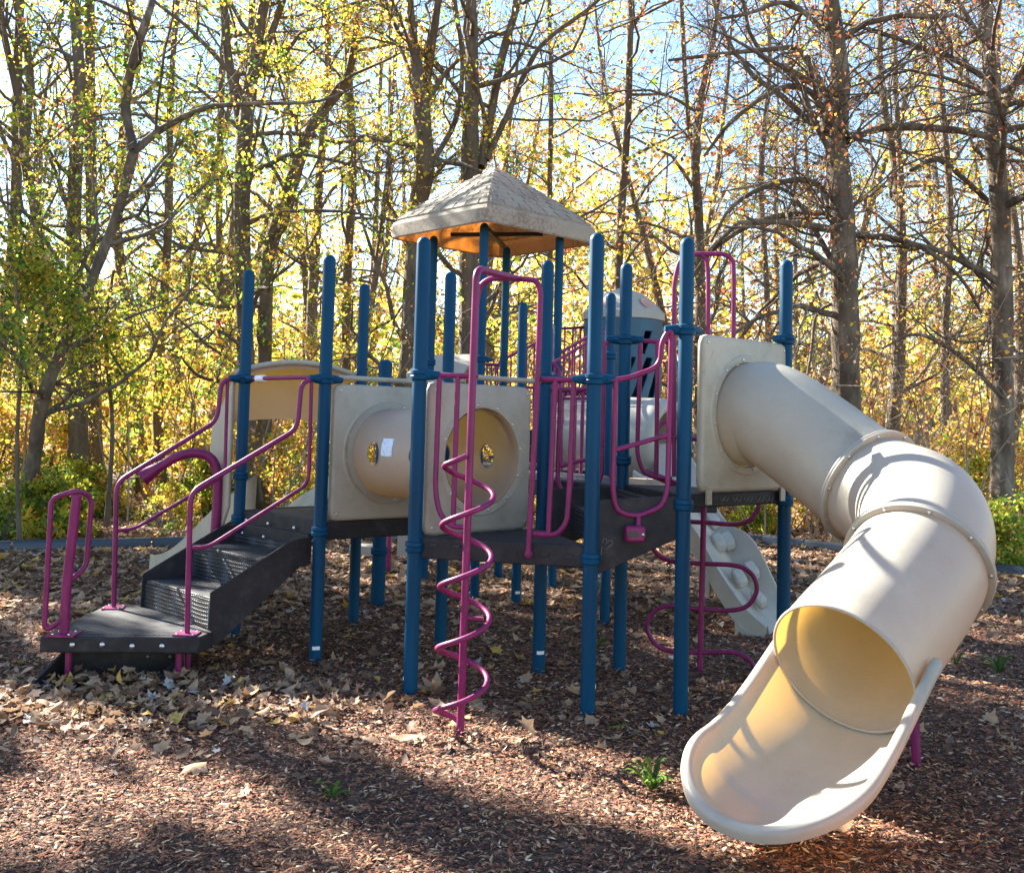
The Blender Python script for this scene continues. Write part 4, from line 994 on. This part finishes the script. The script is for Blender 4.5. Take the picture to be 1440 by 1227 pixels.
T([[(352, 740, 26), (346, 520, 25), (340, 300, 23), (344, 190, 22), (356, 100, 18), (372, 0, 15)], [(342, 190, 15), (322, 90, 13), (314, 0, 12)], [(356, 110, 12), (384, 40, 11), (398, 0, 10)]], 17.5, P_FINE, 15, 'thick many-stemmed tree rising behind the leftmost blue post', W_MIX, .06, 3, .15, .7, ivy=90)
T([[(372, 740, 20), (374, 400, 20), (392, 310, 22), (412, 250, 21), (440, 175, 17), (486, 115, 13), (500, 50, 10), (505, 0, 9)]], 19, P_UP, 12, 'dark tree leaning right above the arched slide hood', W_GRN, .07, 3, .17, .8, ivy=60)
T([[(486, 740, 13), (488, 400, 13), (496, 250, 12), (490, 100, 11), (484, 0, 10)]], 21, P_UP, 11, 'slender tree right of the second blue post, leafy with yellow', W_YEL, .07, 4, .2, 1, ivy=70)
T([[(560, 740, 28), (585, 330, 26), (598, 240, 26), (592, 150, 24), (582, 60, 13), (576, 0, 11)], [(594, 150, 15), (606, 70, 13), (616, 0, 11)], [(600, 240, 9), (640, 170, 8), (650, 90, 6), (640, 0, 5)]], 16.5, P_FINE, 12, 'dark ivy-clad tree left of the square roof', W_YEL, .06, 4, .16, .8, ivy=260)
T([[(655, 740, 30), (658, 500, 28), (660, 240, 26), (664, 120, 20), (662, 0, 17)], [(676, 235, 16), (692, 150, 14), (706, 80, 12), (728, 0, 11)], [(684, 225, 10), (716, 155, 9), (742, 95, 8), (770, 55, 7), (842, 0, 5)]], 16.8, P_FINE, 16, 'big many-stemmed tree directly behind the square roof', W_YEL, .06, 4, .15, .7, ivy=260)
T([[(775, 740, 9), (773, 300, 8), (775, 150, 7), (772, 0, 6)]], 22, P_UP, 13, 'thin tree right of the square roof with gold leaves', W_ORG, .075, 4, .2, 1)
T([[(870, 740, 14), (870, 380, 12), (882, 180, 11), (888, 0, 9)]], 20, P_UP, 15, 'thin straight tree above the round tower', W_SYC, .06, 2, .15, .6)
T([[(985, 740, 18), (984, 350, 14), (978, 240, 13), (984, 150, 10), (1002, 60, 7), (1010, 0, 6)], [(980, 250, 8), (966, 150, 7), (958, 0, 6)]], 20, P_FINE, 13, 'thin forked tree above the hoops of the serpentine climber', W_SYC, .06, 2, .15, .7)
sy = dict(P_ARCH)
T([[(1196, 745, 46), (1190, 560, 40), (1188, 400, 37), (1184, 300, 33), (1176, 200, 32), (1182, 110, 27), (1168, 0, 24)],
   [(1180, 300, 8), (1130, 300, 9), (1070, 310, 8), (1010, 345, 6), (975, 385, 4)], [(1182, 330, 8), (1150, 260, 9), (1090, 258, 8), (1030, 290, 6), (1000, 340, 4)],
   [(1178, 190, 8), (1140, 130, 9), (1095, 125, 8), (1030, 170, 6), (990, 220, 4)], [(1190, 200, 9), (1240, 180, 12), (1310, 180, 11), (1380, 190, 9), (1440, 215, 6)],
   [(1192, 330, 8), (1250, 335, 9), (1300, 350, 7), (1350, 390, 5), (1380, 440, 4)], [(1176, 160, 7), (1130, 75, 8), (1080, 70, 7), (1000, 78, 6), (940, 85, 4)], [(1176, 60, 8), (1110, 5, 7), (1050, 20, 5), (990, 30, 4)],
   [(1192, 420, 5), (1150, 440, 5), (1140, 500, 4), (1130, 560, 3)]],
  15.8, sy, 16, 'massive sycamore with mottled bark and arching limbs right of centre', W_SYC, .055, 2, .14, .75, bk=barkp, z0=3.2)
T([[(1408, 745, 36), (1410, 560, 30), (1408, 330, 27), (1398, 200, 25), (1388, 60, 21), (1386, 0, 20)], [(1408, 300, 7), (1370, 265, 8), (1320, 225, 7), (1280, 240, 5)], [(1400, 180, 14), (1425, 120, 11), (1445, 90, 9)], [(1410, 560, 7), (1350, 500, 7), (1290, 470, 5), (1240, 490, 3)], [(1408, 420, 6), (1370, 380, 6), (1330, 330, 4)]],
  16, sy, 15, 'tall sycamore with drooping branches near the right edge', W_SYC, .055, 2, .14, .75, bk=barkp, z0=2.6)
T([[(1262, 740, 11), (1258, 500, 10), (1268, 300, 9), (1258, 100, 8), (1262, 0, 7)]], 23, P_UP, 13, 'slim tree between the two sycamores, left one', W_ORG, .075, 3, .2, .9)
T([[(1332, 740, 12), (1328, 500, 11), (1336, 300, 10), (1322, 100, 9), (1330, 0, 8)]], 22, P_UP, 13, 'slim tree between the two sycamores, right one', W_SYC, .07, 3, .2, .8)
T([[(1082, 740, 10), (1080, 450, 9), (1070, 250, 8), (1082, 100, 7), (1078, 0, 6)]], 23, P_UP, 13, 'slim tree behind the tube slide panel', W_ORG, .075, 3, .2, .9)

def copy_tree(o, loc, rot, sc, lab=None, parent=None):
    c = o.copy(); col.objects.link(c); c.location = loc; c.rotation_euler = (0, 0, rot); c.scale = (sc,) * 3
    if lab: c['label'] = lab
    for ch in o.children:
        k = ch.copy(); col.objects.link(k); k.parent = c
    return c
# slender woodland trees, built once per kind then copied
var = []
for k, (wt, nm, fr) in enumerate([(W_YEL, 'yellow', 1), (W_ORG, 'orange and gold', 1), (W_GRN, 'yellow green', 1), (W_SYC, 'sparse russet', .6), (W_MIX, 'mixed yellow and green', 1), (W_YEL, 'pale gold', 1)]):
    t = Tree(); x_ = rnd.gauss(0, .1); pts = [Vector((0, 0, -.3))]; rs = [.16]; d = Vector((rnd.gauss(0, .05), rnd.gauss(0, .05), 1))
    for i in range(14): d = (d + rvec(.05) + Vector((0, 0, .1))).normalized(); pts.append(pts[-1] + d * 1.15); rs.append(.15 * (1 - i / 16))
    t.trunk(pts, rs, dict(P_UP, len=3.4, nb=[0, 4, 6, 5]), 20, 2.2, 15, 8)
    root = empty('woodland_tree', (0, 0, 0)); tag(root, f'slender tree with thin {nm} foliage farther back in the wood', 'tree', f'slender {nm} trees farther back in the wood')
    t.wood.build('trunk', bark, root, smooth=80); c = crown(t.anch, .095, 5, .24, wt, root, frac=fr); var.append(root)
spots = []
for i in range(23):
    for _ in range(60):
        y = rnd.uniform(21, 42); x = rnd.uniform(-.58, .58) * y
        if all(math.hypot(x - a, y - b) > 1.5 for a, b in spots): break
    spots.append((x, y))
used = [False] * 6
for i, (x, y) in enumerate(spots):
    k = i if i < 6 else rnd.choice([0, 0, 1, 2, 4, 5, 3] if x < 3 else [0, 1, 3, 3, 1, 5, 4])
    if not used[k]: used[k] = True; var[k].location = (x, y, 0); var[k].rotation_euler = (0, 0, rnd.random() * 6); continue
    copy_tree(var[k], (x, y, 0), rnd.random() * 6.28, rnd.uniform(.8, 1.25))
# evergreens added out of view to the left, placed to shade the mulch
ev = Tree(); evr = empty('added_shade_evergreen', (0, 0, 0)); tag(evr, 'dense evergreen added out of view on the left for its shade', 'tree', 'evergreens added out of view to shade the playground')
ev.wood.tube([Vector((0, 0, -.2)), Vector((0, 0, 6)), Vector((.1, 0, 13.5))], [.2, .13, .03], 8)
for k in range(70):
    z = 1.2 + 12 * k / 70; a = k * 2.4; r = 2.1 * (1 - (z / 14.5) ** 1.4) + .2; q = Vector((math.cos(a) * r, math.sin(a) * r, z - .25)); ev.wood.tube([Vector((0, 0, z)), q], [.035, .01], 4, cap=False)
    for j in range(7): ev.anch.append(Vector((0, 0, z)).lerp(q, .25 + j * .12))
ev.wood.build('trunk', bark, evr, smooth=80); crown(ev.anch, .16, 9, .24, [0, 0, .3, 3, 4, 0, 0, 0, 0], evr)
evr.location = (-12.2, 17.2, 0)
SHADE = [(-12.2, 17.0, 1), (-13.75, 17.85, 1.05), (-13.4, 19.2, 1.12), (-15.0, 19.3, 1.15), (-14.7, 13.7, 1.12)]
for k, (x, y) in enumerate([(-12.7, 14.62), (-12.95, 14.85), (-12.5, 14.4)]): copy_tree(evr, (x, y, 0), 2.2 * k, 1).scale = (.32, .32, 1.16)  # copies squeezed narrow to throw a dark streak on the mulch
for x, y, s in SHADE[1:]: copy_tree(evr, (x, y, 0), x, s)
for i, (x, y, s) in enumerate([(-15.5, 23.5, 1.1), (-10.5, 20.5, 1.0)]):
    copy_tree(var[3], (x, y, 0), i * 1.3, s)

# understorey shrubs and young trees
def shrub(h, w, nl, wt, nm, size=.07):
    t = Tree(); root = empty('shrub', (0, 0, 0)); tag(root, f'{nm} leafy undergrowth bush behind the playground edging', 'bush', f'{nm} bushes at the wood edge')
    for k in range(9):
        a = rnd.random() * 6.283; d = Vector((math.cos(a) * .45, math.sin(a) * .45, 1)); t.limb(Vector((math.cos(a) * w * .15, math.sin(a) * w * .15, -.05)), d, h * rnd.uniform(.6, 1.0), .018, 2, dict(wig=.2, lift=.2, droop=.5, nb=[0, 4, 6], dense=True))
    t.wood.build('stem', twigm, root, smooth=80)
    ext = []
    for k in range(int(nl / 14)):
        a = rnd.random() * 6.283; rr = rnd.random() ** .6; ph = rnd.random()
        ext.append(Vector((math.cos(a) * rr * w * .5 * (1 - .35 * ph), math.sin(a) * rr * w * .5 * (1 - .35 * ph), h * ph * (1 - .3 * rr))))
    c = crown(t.anch, size, 5, .12, wt, root, 'foliage', 1); c2 = crown(ext, size, 14, .13, wt, None, 'foliage'); c2.parent = root
    return root
SH = [shrub(1.6, 1.9, 1900, W_MIX, 'mixed green and yellow'), shrub(2.2, 2.2, 1900, W_YEL, 'bright yellow'), shrub(1.2, 1.8, 2200, W_GRN, 'green'), shrub(3.6, 2.6, 2300, W_YEL, 'tall yellow'), shrub(2.8, 2.4, 1900, W_ORG, 'orange and gold'), shrub(4.4, 3.0, 2600, W_MIX, 'tall mixed')]
used = [False] * 6
def edge_y(x):
    for a, c_ in zip(cb, cb[1:]):
        if a.x <= x <= c_.x: return a.y + (c_.y - a.y) * (x - a.x) / max(1e-6, c_.x - a.x)
    return 12
def put(k, x, y, s):
    global used
    if not used[k]: used[k] = True; SH[k].location = (x, y, 0); SH[k].scale = (s,) * 3; return
    copy_tree(SH[k], (x, y, 0), rnd.random() * 6.28, s)
for row in range(4):
    xx = -.62 * (15 + row * 3.2)
    while xx < .62 * (15 + row * 3.2):
        yy = max(edge_y(max(-15, min(9, xx))) + 1.3, 14) + row * 2.9 + rnd.uniform(-.8, .8)
        if row == 0: k = rnd.choice([2, 0, 2, 0]); s = rnd.uniform(.45, .85)
        elif row == 1: k = rnd.choice([0, 2, 2, 0, 1] if xx < -4 else [1, 0, 1, 3, 1] if xx < 3 else [2, 4, 0, 2]); s = rnd.uniform(.65, 1.05)
        else: k = rnd.choice([3, 4, 5, 1, 3, 5, 4] if xx < 3 else [3, 4, 4, 5, 0]); s = rnd.uniform(.8, 1.25)
        put(k, xx, yy, s); xx += rnd.uniform(1.0, 2.2) * (1 + row * .16) * (1.25 if xx > 3 else 1)
for k in range(6):
    if not used[k]: put(k, rnd.uniform(-6, 6), 24, 1)
# thicket of thin saplings and brambles
m = MB()
for i in range(620):
    y = rnd.uniform(15.5, 27); x = rnd.triangular(-.6, .6, .35) * y
    if y < edge_y(max(-15, min(9, x))) + .8: continue
    p = Vector((x, y, -.05)); d = Vector((rnd.gauss(0, .22), rnd.gauss(0, .22), 1)); h = rnd.uniform(1.2, 5.5); pts = [p]
    for k in range(6): d = (d + rvec(.13) + Vector((0, 0, .05 - .06 * k))).normalized(); pts.append(pts[-1] + d * h / 6)
    m.tube(pts, [(.006 + h * .0028) * (1 - k / 8) for k in range(7)], 3, cap=False)
    for _ in range(5):
        k = rnd.randrange(1, 6); q = pts[k]; d2 = (Vector((rnd.gauss(0, 1), rnd.gauss(0, 1), .5))).normalized(); e2 = q + d2 * h * .14; m.tube([q, e2, e2 + (d2 + rvec(.5)).normalized() * h * .12], [.006, .004, .002], 3, cap=False)
tk = m.build('thicket', noisy(mat('sapling_bark', rough=.85), [(.3, (.16, .12, .085)), (.7, (.38, .31, .24))], 2, 3), smooth=80); tag(tk, 'tangle of thin bare saplings and brambles in the undergrowth', 'thicket', kind='stuff')
# far mass of the wood
n = 60000; y = rg.uniform(36, 75, n); x = rg.uniform(-.66, .66, n) * y; top = 8 + 4 * np.sin(x * .35) + 3 * np.sin(x * .13 + 1) + 2 * np.sin(x * .9)
z = rg.random(n) ** 1.2 * np.maximum(top, 4) * (.7 + .5 * rg.random(n)); c = np.stack([x, y, z], 1)
V, F = leafquads(c, .26, 2, .5); p = np.array(W_YEL); p = p / p.sum(); po = np.array(W_ORG) / sum(W_ORG); mi_ = rg.choice(9, len(F), p=p); mo_ = rg.choice(9, len(F), p=po); fm = npmesh('distant_woods', V, F, np.where((V[::4, 0] > 2) & (rg.random(len(F)) < .65), mo_, mi_), LM); tag(fm, 'far mass of yellow autumn woodland', 'woods', kind='stuff')
m = MB()
for i in range(26):
    y = rnd.uniform(36, 75); x = rnd.uniform(-.62, .62) * y; pts = [Vector((x, y, -.3))]; d = Vector((rnd.gauss(0, .06), 0, 1))
    for k in range(6): d = (d + rvec(.05) + Vector((0, 0, .1))).normalized(); pts.append(pts[-1] + d * 4)
    m.tube(pts, [.17 * (1 - k / 7.5) for k in range(7)], 5, cap=False)
    for _ in range(7):
        k = rnd.randrange(1, 6); q = pts[k].lerp(pts[k - 1], rnd.random()); a = rnd.random() * 6.28; d2 = Vector((math.cos(a), math.sin(a), .8)); m.tube([q, q + d2 * 1.4, q + d2 * 2.4 + Vector((0, 0, 1.0))], [.05, .035, .012], 3, cap=False)
o = m.build('distant_trunks', bark, smooth=80); tag(o, 'bare far trunks standing in the yellow woodland', 'woods', kind='stuff')

# ------------------------------------------------------------------ light
SAZ = Vector((-.78, .63)).normalized(); EL = R(33)
w = bpy.data.worlds.new('World'); scn.world = w; w.use_nodes = True
sky = w.node_tree.nodes.new('ShaderNodeTexSky'); sky.sky_type = 'NISHITA'; sky.sun_disc = False; sky.sun_elevation = EL
sky.sun_rotation = math.atan2(SAZ.x, SAZ.y); sky.air_density = 1.25; sky.dust_density = .1; sky.ozone_density = 2.5
bg = w.node_tree.nodes['Background']; bg.inputs['Strength'].default_value = .055; w.node_tree.links.new(sky.outputs[0], bg.inputs[0])
sd_ = bpy.data.lights.new('sun', 'SUN'); sd_.energy = 5.0; sd_.angle = R(.53); sd_.color = (1, .93, .81); so = bpy.data.objects.new('sun', sd_); col.objects.link(so)
ld = -Vector((SAZ.x * math.cos(EL), SAZ.y * math.cos(EL), math.sin(EL))); so.rotation_euler = ld.to_track_quat('-Z', 'Y').to_euler(); so.location = (-8, 8, 12)
scn.view_settings.view_transform = 'Standard'; scn.view_settings.look = 'None'; scn.view_settings.exposure = 2.68; scn.view_settings.gamma = 1
scn.cycles.max_bounces = 8; scn.cycles.transparent_max_bounces = 6; scn.cycles.use_denoising = True
